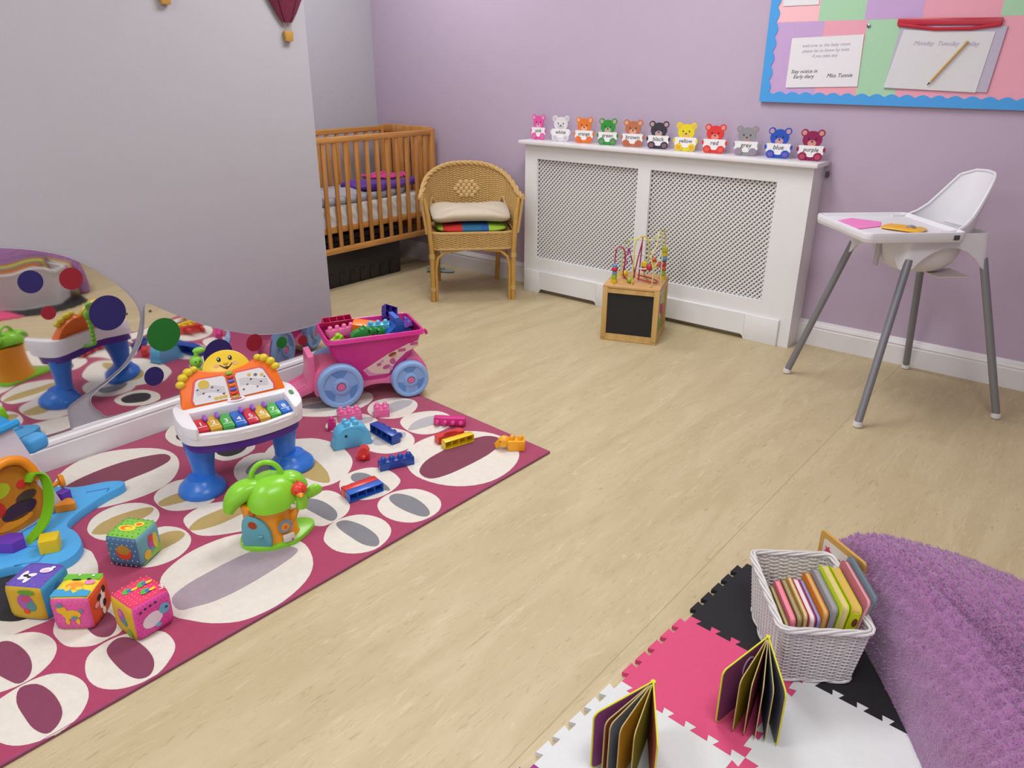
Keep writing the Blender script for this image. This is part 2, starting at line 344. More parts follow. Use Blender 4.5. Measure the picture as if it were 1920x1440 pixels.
# ------------------------------------------------------------------ rug
RUG_OVALS = [
    ('plum', [(-1.638,0.23),(-1.669,0.26),(-1.681,0.321),(-1.671,0.369),(-1.64,0.399),(-1.591,0.413),(-1.542,0.406),(-1.504,0.38),(-1.482,0.344),(-1.482,0.295),(-1.504,0.253),(-1.543,0.23),(-1.593,0.222)], [(-1.674,0.314),(-1.658,0.343),(-1.61,0.354),(-1.558,0.352),(-1.522,0.342),(-1.499,0.322),(-1.494,0.3),(-1.529,0.288),(-1.577,0.288),(-1.634,0.293)]),
    ('plum', [(-1.876,0.3),(-1.89,0.333),(-1.878,0.368),(-1.848,0.407),(-1.804,0.425),(-1.756,0.424),(-1.715,0.401),(-1.69,0.362),(-1.684,0.323),(-1.695,0.281),(-1.714,0.255),(-1.815,0.267)], [(-1.863,0.353),(-1.828,0.365),(-1.777,0.368),(-1.731,0.36),(-1.698,0.342),(-1.69,0.318),(-1.726,0.305),(-1.78,0.296),(-1.829,0.306),(-1.869,0.331)]),
    ('plum', [(-1.646,0.444),(-1.67,0.472),(-1.676,0.516),(-1.659,0.563),(-1.613,0.607),(-1.571,0.613),(-1.531,0.602),(-1.502,0.573),(-1.48,0.532),(-1.483,0.49),(-1.505,0.45),(-1.544,0.426),(-1.594,0.424)], [(-1.655,0.499),(-1.667,0.526),(-1.648,0.547),(-1.599,0.555),(-1.544,0.552),(-1.507,0.537),(-1.489,0.516),(-1.5,0.495),(-1.536,0.485),(-1.593,0.484),(-1.633,0.488)]),
    ('plum', [(-1.821,0.442),(-1.775,0.434),(-1.734,0.438),(-1.706,0.457),(-1.685,0.484),(-1.684,0.517),(-1.683,0.541),(-1.716,0.577),(-1.798,0.587),(-1.871,0.549),(-1.878,0.486)], [(-1.749,0.496),(-1.71,0.5),(-1.69,0.518),(-1.703,0.54),(-1.739,0.558),(-1.787,0.556),(-1.795,0.533),(-1.783,0.505)]),
    ('black', [(-2.111,0.643),(-2.045,0.641),(-1.975,0.619),(-1.897,0.565),(-1.862,0.497),(-1.87,0.412),(-1.885,0.346),(-1.938,0.295),(-2.11,0.277),(-2.251,0.329),(-2.299,0.446),(-2.256,0.585)], [(-2.13,0.342),(-2.227,0.41),(-2.141,0.513),(-2.033,0.54),(-1.939,0.502),(-1.913,0.428),(-1.932,0.386),(-2.006,0.351)]),
    ('maroon', [(-2.514,0.706),(-2.62,0.779),(-2.671,0.87),(-2.659,0.961),(-2.593,1.05),(-2.519,1.095),(-2.437,1.097),(-2.355,1.061),(-2.289,0.997),(-2.265,0.924),(-2.273,0.837),(-2.303,0.764),(-2.353,0.701),(-2.44,0.68)], [(-2.504,0.733),(-2.533,0.793),(-2.546,0.891),(-2.536,0.982),(-2.498,1.068),(-2.455,1.082),(-2.422,1.056),(-2.406,0.988),(-2.405,0.919),(-2.401,0.865),(-2.423,0.782),(-2.458,0.735)]),
    ('tan', [(-2.217,0.901),(-2.26,0.936),(-2.277,0.987),(-2.27,1.022),(-2.234,1.062),(-2.146,1.059),(-2.069,1.025),(-2.066,0.966),(-2.096,0.916),(-2.143,0.894)], [(-2.187,0.9),(-2.197,0.926),(-2.196,0.963),(-2.174,1.008),(-2.135,1.005),(-2.13,0.964),(-2.146,0.917),(-2.161,0.896)]),
    ('tan', [(-2.205,0.689),(-2.251,0.721),(-2.274,0.768),(-2.268,0.824),(-2.226,0.867),(-2.168,0.881),(-2.116,0.867),(-2.082,0.83),(-2.074,0.775),(-2.083,0.73),(-2.112,0.695),(-2.158,0.683)], [(-2.181,0.693),(-2.206,0.727),(-2.213,0.777),(-2.201,0.837),(-2.176,0.875),(-2.147,0.856),(-2.136,0.809),(-2.136,0.755),(-2.137,0.716),(-2.164,0.692)]),
    ('tan', [(-2.058,0.804),(-2.045,0.846),(-1.995,0.872),(-1.935,0.868),(-1.892,0.839),(-1.868,0.795),(-1.869,0.747),(-1.89,0.71),(-1.931,0.689),(-1.981,0.694),(-2.025,0.728),(-2.055,0.769)], [(-2.008,0.785),(-2.011,0.828),(-1.992,0.859),(-1.959,0.864),(-1.94,0.834),(-1.936,0.788),(-1.934,0.754),(-1.953,0.731),(-1.989,0.736)]),
    ('tan', [(-2.024,0.895),(-2.054,0.926),(-2.065,0.984),(-2.043,1.029),(-2.0,1.082),(-1.936,1.1),(-1.867,1.074),(-1.827,1.028),(-1.849,0.97),(-1.897,0.904),(-1.945,0.883)], [(-1.977,0.886),(-2.002,0.929),(-2.003,0.986),(-1.992,1.045),(-1.966,1.084),(-1.932,1.07),(-1.927,1.016),(-1.928,0.959),(-1.941,0.913),(-1.961,0.888)]),
    ('mauve', [(-1.8,0.704),(-1.836,0.744),(-1.861,0.811),(-1.863,0.88),(-1.844,0.955),(-1.793,1.012),(-1.688,1.055),(-1.626,1.056),(-1.548,1.017),(-1.499,0.954),(-1.475,0.867),(-1.478,0.802),(-1.495,0.75),(-1.543,0.702),(-1.597,0.673),(-1.639,0.657),(-1.716,0.666)], [(-1.709,0.689),(-1.732,0.748),(-1.737,0.833),(-1.736,0.901),(-1.725,0.967),(-1.685,1.014),(-1.639,1.031),(-1.62,0.998),(-1.61,0.926),(-1.605,0.836),(-1.612,0.758),(-1.632,0.708),(-1.652,0.677)]),
    ('grey', [(-1.634,1.121),(-1.668,1.167),(-1.668,1.223),(-1.638,1.271),(-1.575,1.292),(-1.514,1.276),(-1.479,1.233),(-1.468,1.172),(-1.497,1.122),(-1.548,1.097),(-1.604,1.102)], [(-1.662,1.19),(-1.649,1.218),(-1.59,1.231),(-1.521,1.224),(-1.483,1.203),(-1.479,1.182),(-1.515,1.167),(-1.577,1.169),(-1.634,1.175)]),
    ('grey', [(-1.642,1.335),(-1.666,1.379),(-1.66,1.437),(-1.623,1.485),(-1.561,1.498),(-1.505,1.481),(-1.471,1.437),(-1.468,1.381),(-1.487,1.338),(-1.532,1.313),(-1.588,1.31)], [(-1.652,1.395),(-1.647,1.425),(-1.596,1.442),(-1.535,1.435),(-1.487,1.414),(-1.477,1.391),(-1.503,1.376),(-1.563,1.37),(-1.619,1.376)]),
    ('grey', [(-1.854,1.27),(-1.828,1.298),(-1.771,1.301),(-1.709,1.28),(-1.677,1.236),(-1.673,1.181),(-1.686,1.146),(-1.751,1.126),(-1.833,1.156),(-1.874,1.216)], [(-1.847,1.206),(-1.834,1.228),(-1.794,1.24),(-1.736,1.236),(-1.696,1.22),(-1.679,1.195),(-1.694,1.182),(-1.756,1.18),(-1.814,1.182)]),
    ('grey', [(-1.826,1.332),(-1.867,1.379),(-1.871,1.434),(-1.844,1.488),(-1.78,1.511),(-1.722,1.5),(-1.692,1.478),(-1.674,1.426),(-1.676,1.37),(-1.703,1.327),(-1.755,1.304)], [(-1.846,1.396),(-1.857,1.422),(-1.829,1.446),(-1.76,1.445),(-1.703,1.435),(-1.681,1.421),(-1.714,1.404),(-1.764,1.39),(-1.811,1.384)]),
    ('tan', [(-2.22,1.458),(-2.163,1.506),(-2.063,1.52),(-1.965,1.494),(-1.908,1.453),(-1.863,1.382),(-1.862,1.314),(-1.902,1.258),(-1.98,1.204),(-2.067,1.212),(-2.141,1.246),(-2.224,1.317),(-2.259,1.398)], [(-2.132,1.394),(-2.062,1.4),(-1.956,1.376),(-1.901,1.35),(-1.876,1.325),(-1.931,1.301),(-2.054,1.294),(-2.131,1.304),(-2.173,1.36)]),
    ('ltgrey', [(-1.945,1.564),(-1.996,1.576),(-2.046,1.618),(-2.059,1.681),(-2.022,1.743),(-1.949,1.758),(-1.881,1.728),(-1.85,1.671),(-1.864,1.612),(-1.897,1.578)], [(-2.007,1.637),(-2.002,1.685),(-1.98,1.732),(-1.953,1.748),(-1.928,1.718),(-1.93,1.659),(-1.951,1.613),(-1.974,1.608)]),
    ('maroon', [(-1.823,1.626),(-1.858,1.692),(-1.856,1.793),(-1.806,1.886),(-1.724,1.947),(-1.626,1.956),(-1.548,1.923),(-1.494,1.863),(-1.464,1.775),(-1.466,1.679),(-1.51,1.602),(-1.587,1.555),(-1.683,1.544),(-1.762,1.575)], [(-1.694,1.57),(-1.733,1.637),(-1.742,1.734),(-1.73,1.841),(-1.702,1.921),(-1.653,1.941),(-1.617,1.907),(-1.597,1.816),(-1.599,1.699),(-1.61,1.611),(-1.637,1.561)]),
    ('ltgrey', [(-2.033,1.795),(-2.062,1.85),(-2.048,1.91),(-1.998,1.966),(-1.924,1.966),(-1.87,1.916),(-1.86,1.833),(-1.893,1.78),(-1.958,1.766)], [(-1.966,1.774),(-1.993,1.828),(-1.992,1.892),(-1.957,1.954),(-1.932,1.943),(-1.921,1.873),(-1.935,1.815),(-1.952,1.774)]),
    ('ltgrey', [(-2.226,1.795),(-2.262,1.851),(-2.255,1.91),(-2.212,1.96),(-2.142,1.978),(-2.09,1.943),(-2.059,1.869),(-2.078,1.808),(-2.125,1.773),(-2.177,1.77)], [(-2.162,1.799),(-2.19,1.859),(-2.193,1.935),(-2.15,1.971),(-2.124,1.931),(-2.123,1.864),(-2.132,1.815)]),
    ('ltgrey', [(-2.227,1.586),(-2.259,1.637),(-2.262,1.699),(-2.209,1.756),(-2.132,1.759),(-2.078,1.725),(-2.067,1.675),(-2.103,1.615),(-2.166,1.576)], [(-2.187,1.619),(-2.195,1.69),(-2.162,1.758),(-2.126,1.733),(-2.142,1.673),(-2.158,1.621)]),
    ('grey', [(-2.518,1.636),(-2.495,1.726),(-2.443,1.824),(-2.388,1.908),(-2.31,1.9),(-2.264,1.831),(-2.261,1.732),(-2.284,1.663),(-2.34,1.609),(-2.39,1.582),(-2.46,1.582)], [(-2.451,1.64),(-2.43,1.71),(-2.399,1.789),(-2.348,1.831),(-2.335,1.772),(-2.366,1.694),(-2.419,1.642)]),
    ('black', [(-2.61,1.147),(-2.667,1.187),(-2.687,1.23),(-2.671,1.288),(-2.577,1.323),(-2.475,1.288),(-2.433,1.227),(-2.477,1.157),(-2.534,1.137)], [(-2.588,1.176),(-2.625,1.24),(-2.579,1.291),(-2.509,1.278),(-2.491,1.218),(-2.524,1.173)]),
    ('grey', [(-2.123,1.141),(-2.212,1.187),(-2.248,1.273),(-2.182,1.339),(-2.094,1.31),(-2.036,1.238),(-2.06,1.171)], [(-2.15,1.189),(-2.189,1.256),(-2.156,1.299),(-2.104,1.252),(-2.097,1.196)]),
    ('black', [(-2.369,1.183),(-2.43,1.24),(-2.412,1.312),(-2.341,1.338),(-2.28,1.311),(-2.256,1.246),(-2.281,1.184)], [(-2.358,1.203),(-2.396,1.258),(-2.374,1.299),(-2.325,1.312),(-2.289,1.261),(-2.299,1.21)]),
]

RUGC = {'plum': cloth('rug_plum_pile', '84405A'), 'maroon': cloth('rug_maroon_pile', '7E3F52'), 'black': cloth('rug_charcoal_pile', '2C292C'),
        'tan': cloth('rug_tan_pile', 'B59D62'), 'mauve': cloth('rug_mauve_pile', 'A5979F'), 'grey': cloth('rug_grey_pile', '807F85'), 'ltgrey': cloth('rug_light_grey_pile', 'B1AEB0')}
m_rug = cloth('rug_magenta_pile', 'A84464'); m_cream = cloth('rug_cream_pile', 'DED7CC'); m_bind = cloth('rug_edge_binding', '9A4A6C')
g = G()
rug_out = [(-1.446, 1.98), (-2.15, 2.03), (-2.665, 2.075), (-2.672, -0.45), (-1.50, -0.45), (-1.486, 0.208)]
g.prism(rug_out, 0.0005, 0.009, m_rug, bev=0.003)
g.tube([(x, y, 0.0055) for x, y in rug_out], 0.0045, m_bind, 6, True)
extra = [('plum', ell(-2.05, 0.02, 0.17, 0.12), ell(-2.05, 0.02, 0.09, 0.06)), ('tan', ell(-2.45, 0.12, 0.14, 0.17), ell(-2.45, 0.12, 0.05, 0.12)),
         ('grey', ell(-1.72, -0.12, 0.16, 0.13), ell(-1.72, -0.12, 0.09, 0.06)), ('maroon', ell(-2.35, -0.25, 0.22, 0.15), ell(-2.35, -0.25, 0.14, 0.07)),
         ]
for q_, (c, o, i) in enumerate(RUG_OVALS + extra):
    g.prism(smooth_closed(o, 3), 0.006, 0.0094+q_*0.00002, m_cream); g.prism(smooth_closed(i, 3), 0.006, 0.0101+q_*0.00002, RUGC[c])
tag(g.out('rug'), 'magenta rug patterned with cream ovals, laid along the white skirting', 'rug')

# ------------------------------------------------------------------ radiator cover
def radiator_cover():
    x0, x1, yf = -2.885, -1.205, 3.636; D = WY-yf-0.001; z1 = 0.872
    t = thing('radiator_cover', 'long white wooden radiator cover with two lattice panels against lilac wall', 'radiator cover', (x0, yf, 0))
    W = x1-x0; g = G(); th = 0.018
    # openings of the lattice panels, in local x
    A = (0.088, 0.762); B = (0.838, 1.516); zb, zt = 0.214, 0.793
    def fb(xa, xb, za, zb_): g.box(((xa+xb)/2, th/2, (za+zb_)/2), (xb-xa, th, zb_-za), m_satin)
    fb(0, W, zt, z1); fb(0, A[0], 0, zt); fb(A[1], B[0], 0.0, zt); fb(B[1], W, 0, zt); fb(A[0], A[1], 0.12, zb); fb(B[0], B[1], 0.12, zb)
    g.box((0.009, D/2+th/2, z1/2), (0.018, D-th, z1), m_satin); g.box((W-0.009, D/2+th/2, z1/2), (0.018, D-th, z1), m_satin)
    g.out('frame', t)
    G().box((W/2, D/2-0.02, z1+0.011), (W+0.05, D+0.038, 0.022), m_gloss, 0.005).out('shelf', t)
    # plinth with two low air slots
    g = G(); ph = 0.135; zs = 0.026
    sl = [(0.13, 0.545), (0.80, 1.45)]
    for a, b in ((0.015, sl[0][0]), (sl[0][1], sl[1][0]), (sl[1][1], W-0.055)): g.box(((a+b)/2, -0.008, ph/2), (b-a, 0.016, ph), m_satin, 0.002)
    for a, b in sl:
        n = 8; r = 0.02; poly = [(a, ph), (a, 0.0)] + [(a+r-r*math.cos(PI/2*i/n), zs-0.0 - r + r*math.sin(PI/2*i/n)) for i in range(n+1)] + [(b-r+r*math.sin(PI/2*i/n), zs - r + r*math.cos(PI/2*i/n)) for i in range(n+1)] + [(b, 0.0), (b, ph)]
        g.prism([(p[0], max(p[1], 0.0)) for p in poly], 0, 0.016, m_satin, frame((0, 0, 0), (1, 0, 0), (0, 0, 1)))
    g.out('plinth', t)
    G().box((W/2, 0.024, 0.022), (W-0.05, 0.01, 0.04), mat('slot_strip_beige', 'A8977E', 0.7, 0.1)).out('slot_strip', t)  # added beige strip, stands in for lit floor inside the slots
    m_lat = paint('lattice_white_paint', 'DCDBDA', 0.55)
    for a, b in (A, B):
        g = G(); p = 0.0243; w = 0.0036; y = th+0.002; h = zt-zb; wd = b-a
        s = p
        k = -h
        while k < wd:            # strips running up to the right
            u0, v0 = (k, 0) if k >= 0 else (0, -k); u1, v1 = (k+h, h) if k+h <= wd else (wd, wd-k)
            if u1-u0 > 0.004: g.tube([(a+u0, y, zb+v0), (a+u1, y, zb+v1)], 0.0022, m_lat, 6, flat=2.3)
            u0, v0 = (k, h) if k >= 0 else (0, h+k); u1, v1 = (k+h, 0) if k+h <= wd else (wd, h-(wd-k))
            if u1-u0 > 0.004: g.tube([(a+u0, y+0.0035, zb+v0), (a+u1, y+0.0035, zb+v1)], 0.0018, m_lat, 6, flat=2.3)
            k += s
        g.out('lattice_panel', t, ang=20)
    # the radiator itself behind the lattice
    r = tag(G().box((0, 0, 0.33), (1.42, 0.05, 0.5), paint('radiator_enamel', '9C9896', 0.5), 0.006).out('radiator', loc=((x0+x1)/2, 3.735, 0.1)),
            'plain radiator seen dimly through the white lattice of the cover', 'radiator')
    g = G(); g.tube([(0, 0, 0), (0, -0.022, 0)], 0.006, plast('dark_grey_plastic', '4A474C'), 10); g.tube([(0, -0.018, -0.012), (0, -0.018, 0.016)], 0.008, plast('dark_grey_plastic', ''), 10)
    tag(g.out('wall_hook', loc=(-1.183, WY-0.001, 0.83)), 'small dark hook on lilac wall beside right end of radiator cover', 'hook')
radiator_cover()

# ------------------------------------------------------------------ teddy bear cut-outs on the shelf
m_card = printed('white_card', 'E9E7E6'); m_ink = printed('black_print', '2A282C'); m_blush = printed('pale_pink_print', 'E3B9AE')
m_outline = printed('dark_outline_print', '6B4A55')
def bear(word, col, earcol, footcol, x, y, rz, w=1.0):
    t = thing('teddy_bear_cutout', 'flat %s teddy bear cut-out holding a sign reading %s' % (word, word), 'teddy cut-out', (x, y, 0.8945), rz, 'teddy bear cut-outs on the radiator cover')
    c = printed('bear_'+word, col); e = printed('bear_ear_'+word, earcol); f = printed('bear_foot_'+word, footcol)
    M = frame((0, 0, 0), (w, 0, 0), (0, 0, 1))     # local x / z plane, normal towards the room
    M = M @ SC(w, 1, 1); g = G()
    for sx in (-1, 1): g.disk(sx*0.036, 0.122, 0.0165, 0.0165, c, M, t=0.004)
    g.disk(0, 0.093, 0.043, 0.038, c, M, t=0.0042, n=28)
    g.prism(rrect(0, 0.032, 0.078, 0.062, 0.02), 0, 0.004, c, M)
    g.out('body', t)
    g = G()
    for sx in (-1, 1): g.disk(sx*0.037, 0.122, 0.0105, 0.0105, e, M, z=0.004)
    g.disk(0, 0.077, 0.019, 0.014, e, M, z=0.0045); g.disk(0, 0.0845, 0.0045, 0.0035, m_ink, M, z=0.0055)
    for sx in (-1, 1): g.disk(sx*0.016, 0.096, 0.0032, 0.0042, m_ink, M, z=0.0046)
    g.out('face', t)
    g = G(); g.prism(rrect(0, 0.047, 0.112, 0.040, 0.006), 0.0045, 0.0068, m_card, M); g.prism(ell(0, 0.034, 0.03, 0.018), 0.0045, 0.0066, m_card, M)
    for sx in (-1, 1): g.disk(sx*0.058, 0.05, 0.0055, 0.011, c, M, z=0.004, t=0.004)
    b = g.out('sign', t)
    g = G(); g.text(word, 0.029 if len(word) < 6 else 0.026, m_ink, M @ TR(0, 0.049, 0.0075), 0.0003, 0.15); g.out('lettering', b)
    g = G()
    for sx in (-1, 1):
        g.disk(sx*0.034, 0.019, 0.0195, 0.0185, c, M, z=0.007, t=0.002); g.disk(sx*0.034, 0.018, 0.0125, 0.0115, f, M, z=0.0092)
    g.disk(0, 0.008, 0.025, 0.0075, c, M, z=0.0045, t=0.001)
    g.out('feet', t)
BEARS = [('pink', 'E0559F', 'D99BB8', 'D96FA5'), ('white', 'DCDADD', 'C9BFC4', 'C4BEC2'), ('orange', 'E07A2E', 'E3A98A', 'DE6B45'), ('green', '33913A', 'B5A694', '75876F'),
         ('brown', 'B9704E', 'D9A28A', 'B4614A'), ('black', '3C3842', 'B79A99', '7F5F68'), ('yellow', 'E2D129', 'E3B95A', 'DDA53A'), ('red', 'DA3B38', 'E08C80', 'D9604A'),
         ('grey', '8F8D92', '9E8E93', '9A8598'), ('blue', '2A52B4', 'C396A6', '6E5FAE'), ('purple', '8E1F52', 'D08F83', 'B0485C')]
BX = [(-2.838, 3.70, 0.12, 0.82), (-2.68, 3.70, 0.3, 0.95), (-2.515, 3.695, 0.25, 0.95), (-2.357, 3.69, 0.3, 0.95), (-2.20, 3.69, 0.3, 1), (-2.045, 3.69, 0.25, 1), (-1.888, 3.69, 0.2, 1), (-1.73, 3.69, 0.2, 1), (-1.565, 3.69, 0.2, 1), (-1.405, 3.69, 0.2, 1), (-1.252, 3.69, 0.15, 1)]
for (wd, c, e, f), (x, y, rz, w) in zip(BEARS, BX): bear(wd, c, e, f, x, y, rz, w)

# ------------------------------------------------------------------ notice board with papers
def notice_board():
    F = frame((0, 0, 0), (1, 0, 0), (0, 0, 1))
    x0, z0 = -1.553, 1.140; W = 2.2; Hh = 1.15
    t = thing('notice_board', 'notice board of pastel patches with blue scalloped border on lilac wall', 'notice board', (x0, WY-0.002, z0))
    G().prism([(0, 0), (W, 0), (W, Hh), (0, Hh)], 0.0, 0.016, printed('board_backing', '4F4A56'), F @ TR(0, 0, 0)).out('backing_board', t)
    g = G(); cols = [printed('patch_'+n, c) for n, c in (('lilac', 'BFA0CC'), ('pink', 'E29FB0'), ('green', 'A3CCA9'), ('pale_pink', 'EDB9BF'))]
    zs = [0.03, 0.342, 0.62, 0.87, 1.12]; rows = [([0.03, 0.255, 0.437, 0.60, 0.93, 1.15, 1.4, 1.65, 1.9, 2.17], [0, 1, 2, 1, 1, 2, 0, 3, 1]), ([0.03, 0.225, 0.422, 0.65, 0.932, 1.2, 1.45, 1.7, 1.95, 2.17], [3, 2, 0, 1, 2, 3, 1, 0, 2]),
        ([0.03, 0.28, 0.5, 0.75, 1.0, 1.25, 1.5, 1.75, 1.95, 2.17], [0, 1, 3, 2, 0, 1, 2, 3, 1]), ([0.03, 0.25, 0.5, 0.7, 1.0, 1.2, 1.5, 1.7, 1.95, 2.17], [2, 0, 1, 3, 1, 2, 0, 1, 3])]
    for j, (xs, pt) in enumerate(rows):
        for i in range(9): g.prism([(xs[i], zs[j]), (xs[i+1], zs[j]), (xs[i+1], zs[j+1]), (xs[i], zs[j+1])], 0.0155, 0.0168 + 0.0003*((i+j) % 2), cols[pt[i]], F)
    g.out('patchwork', t)
    mb = printed('border_blue', '4A9BDD'); g = G(); wv = 0.034; amp = 0.013; sp = 0.062
    def strip(L, M, dz=0.0):
        n = int(L/sp*8); poly = [(0, 0), (L, 0)] + [(L*(1-i/n), wv + amp*abs(math.sin(PI*(L*(1-i/n))/sp))) for i in range(n+1)]
        g.prism(poly, 0.017, 0.0195+dz, mb, M)
    strip(W, F); strip(Hh, F @ TR(0, Hh, 0) @ RZ(-PI/2), 0.0003); strip(W, F @ TR(W, Hh, 0) @ RZ(PI)); strip(Hh, F @ TR(W, 0, 0) @ RZ(PI/2), 0.0003)
    g.out('scalloped_border', t)
    def sheet(x, z, w, h, a, c, name, z0_=0.0195): return F @ TR(x, z, z0_) @ RZ(a)
    for px_, pz_ in ((0.445, 0.318), (1.08, 0.105)):
        g = G(); g.lathe([(0.0, 0.0), (0.007, 0.0), (0.008, 0.004), (0.0, 0.007)], mat('steel_pin', '7E7C82', 0.3, metal=0.8), F @ TR(px_, pz_, 0.0165), 14); g.out('drawing_pin', t)
    # handwritten note
    t2 = thing('paper_note', 'white handwritten note pinned on pastel patches, left of the plastic wallet', 'paper', (-1.275, WY-0.0215, 1.315))
    M = F @ RZ(0.035)
    G().prism([(-0.163, -0.105), (0.158, -0.105), (0.158, 0.105), (-0.155, 0.105)], 0, 0.0012, printed('note_paper', 'DEDCE0'), M).out('sheet', t2)
    g = G(); mp = printed('blue_ink', '3E3A6E'); ml = printed('pale_ink', 'A69CB4')
    g.text('Stay notice in\nEarly diary', 0.022, m_ink, M @ TR(-0.085, -0.048, 0.0016), 0.0002, 0.3)
    g.text('Miss Tunnie', 0.023, m_ink, M @ TR(0.075, -0.058, 0.0016), 0.0002, 0.3)
    for i, (s_, zz) in enumerate((('welcome to the baby room', 0.070), ('please let us know by note', 0.048), ('if you take any', 0.026))): g.text(s_, 0.019, ml, M @ TR(0.0, zz, 0.0016), 0.0002, 0.25)
    g.out('handwriting', t2)
    # wallet with red zip bar
    t3 = thing('plastic_wallet', 'clear plastic wallet of papers hanging from a red zip bar on the board', 'wallet', (-0.795, WY-0.0215, 1.335))
    M = F @ RZ(-0.02)
    G().prism([(-0.205, -0.128), (0.190, -0.128), (0.205, 0.115), (-0.185, 0.115)], 0, 0.004, printed('wallet_film', 'B5AEC0'), M).out('pocket', t3)
    g = G(); g.prism([(-0.205, -0.125), (0.150, -0.130), (0.168, 0.095), (-0.17, 0.10)], 0.0045, 0.006, printed('wallet_paper', 'D2D1D4'), M)
    g.text('Monday  Tuesday  Friday', 0.024, ml, M @ TR(0.0, 0.05, 0.0064), 0.0002, 0.3); g.out('paper', t3)
    g = G(); mr = plast('red_zip', 'B5213A')
    g.box((-0.008, 0.132, 0.006), (0.385, 0.026, 0.008), mr, 0.003, M); g.tube([(-0.195, 0.120, 0.006), (-0.05, 0.104, 0.008), (0.08, 0.106, 0.008), (0.18, 0.12, 0.006)], 0.008, mr, 6, M=M)
    g.out('zip_bar', t3)
    # pencil
    g = G(); my = paint('pencil_yellow', 'C9A04C', 0.4)
    a = Vector((-0.055, 0, -0.098)); b = Vector((0.062, 0, 0.068)); d = (b-a).normalized()
    g.tube([a + d*0.018, b], 0.0042, my, 6); g.tube([a + d*0.004, a + d*0.018], [0.0015, 0.0042], paint('pencil_wood', 'D9BE92'), 6); g.tube([a, a+d*0.012], [0.0015, 0.0036], m_ink, 6)
    tag(g.out('pencil', loc=(-0.775, WY-0.035, 1.325)), 'yellow pencil slanted across the wallet paper on the notice board', 'pencil')
    g = G(); g.prism([(-0.10, 0), (0.06, 0), (0.06, 0.2), (-0.10, 0.2)], 0, 0.001, printed('note_paper', ''), F)
    tag(g.out('paper_note', loc=(-1.395, WY-0.0215, 1.548)), 'blank pale paper at top left corner of the notice board', 'paper')
notice_board()

# ------------------------------------------------------------------ hot-air balloons on the white wall
def balloon(y, z, s, c1, c2, label, letter=None):
    t = thing('hot_air_balloon', label, 'wall decoration', (WX, y, z))
    M = TR(0.012, 0, 0) @ SC(0.22, 1, 1)
    prof = [(0.0, 0.40), (0.05, 0.395), (0.09, 0.37), (0.118, 0.32), (0.125, 0.27), (0.118, 0.21), (0.10, 0.16), (0.075, 0.11), (0.045, 0.06), (0.026, 0.035), (0.022, 0.03)][::-1]
    g = G(); g.lathe([(r*s, (zz)*s) for r, zz in prof], c1, M, 28)
    for k in (-1, 1): g.tube([(0.012+0.0275*0+0.002 + 0.20*math.sqrt(max(0, (r*s)**2-(k*r*s*0.55)**2)), k*r*s*0.55, zz*s) for r, zz in prof], 0.0012, c2, 5)
    e = g.out('envelope', t)
    if letter:
        g = G(); g.text(letter, 0.105*s, printed('gold_print', 'A9793F'), frame((0.012+0.024, -0.005, 0.150*s), (0, 1, 0), (-0.10, 0, 1)), 0.001, 0.2); g.out('lettering', e)
    g = G()
    for k in (-0.8, -0.3, 0.3, 0.8): g.tube([(0.014, 0.020*s*k, 0.034*s), (0.014, 0.016*s*k, 0.0)], 0.0012, printed('rope_print', '9B8A7A'), 5)
    g.out('ropes', t)
    G().taper((0.012, 0, -0.036*s), (0.016, 0.030*s), (0.016, 0.038*s), 0.036*s, mat('balloon_basket', 'B98A38', 0.6, 0.12, 90), 0.002).out('basket', t)
m_maroon_b = mat('balloon_maroon', '6A2038', 0.45, 0.45, 9); m_navy_b = mat('balloon_brown', '5A3A2A', 0.45, 0.3, 9)
balloon(1.925, 1.412, 1.0, m_maroon_b, printed('dark_maroon_print', '3A1226'), 'dark maroon hot-air balloon decoration with a letter on white wall', 'R')
balloon(1.452, 1.514, 1.0, m_navy_b, printed('dark_maroon_print', ''), 'hot-air balloon decoration of which only the basket bottom shows, further left')

# ------------------------------------------------------------------ wavy wall mirrors with coloured dots
def mirror_material():
    m = bpy.data.materials.new('acrylic_mirror'); m.use_nodes = True; nt = m.node_tree; b = nt.nodes['Principled BSDF']
    b.inputs['Base Color'].default_value = (0.80, 0.79, 0.78, 1); b.inputs['Metallic'].default_value = 1.0; b.inputs['Roughness'].default_value = 0.035
    tc = nt.nodes.new('ShaderNodeTexCoord'); nz = nt.nodes.new('ShaderNodeTexNoise'); nz.inputs['Scale'].default_value = 3.2; nz.inputs['Detail'].default_value = 1.0
    bp = nt.nodes.new('ShaderNodeBump'); bp.inputs['Strength'].default_value = 0.6; bp.inputs['Distance'].default_value = 0.010
    nt.links.new(tc.outputs['Object'], nz.inputs['Vector']); nt.links.new(nz.outputs['Fac'], bp.inputs['Height']); nt.links.new(bp.outputs[0], b.inputs['Normal'])
    return m
m_mir = mirror_material(); m_edge = mat('acrylic_edge', 'A9A4AE', 0.25)
FM = frame((0, 0, 0), (0, 1, 0), (0, 0, 1))           # plane of the white wall, normal into the room
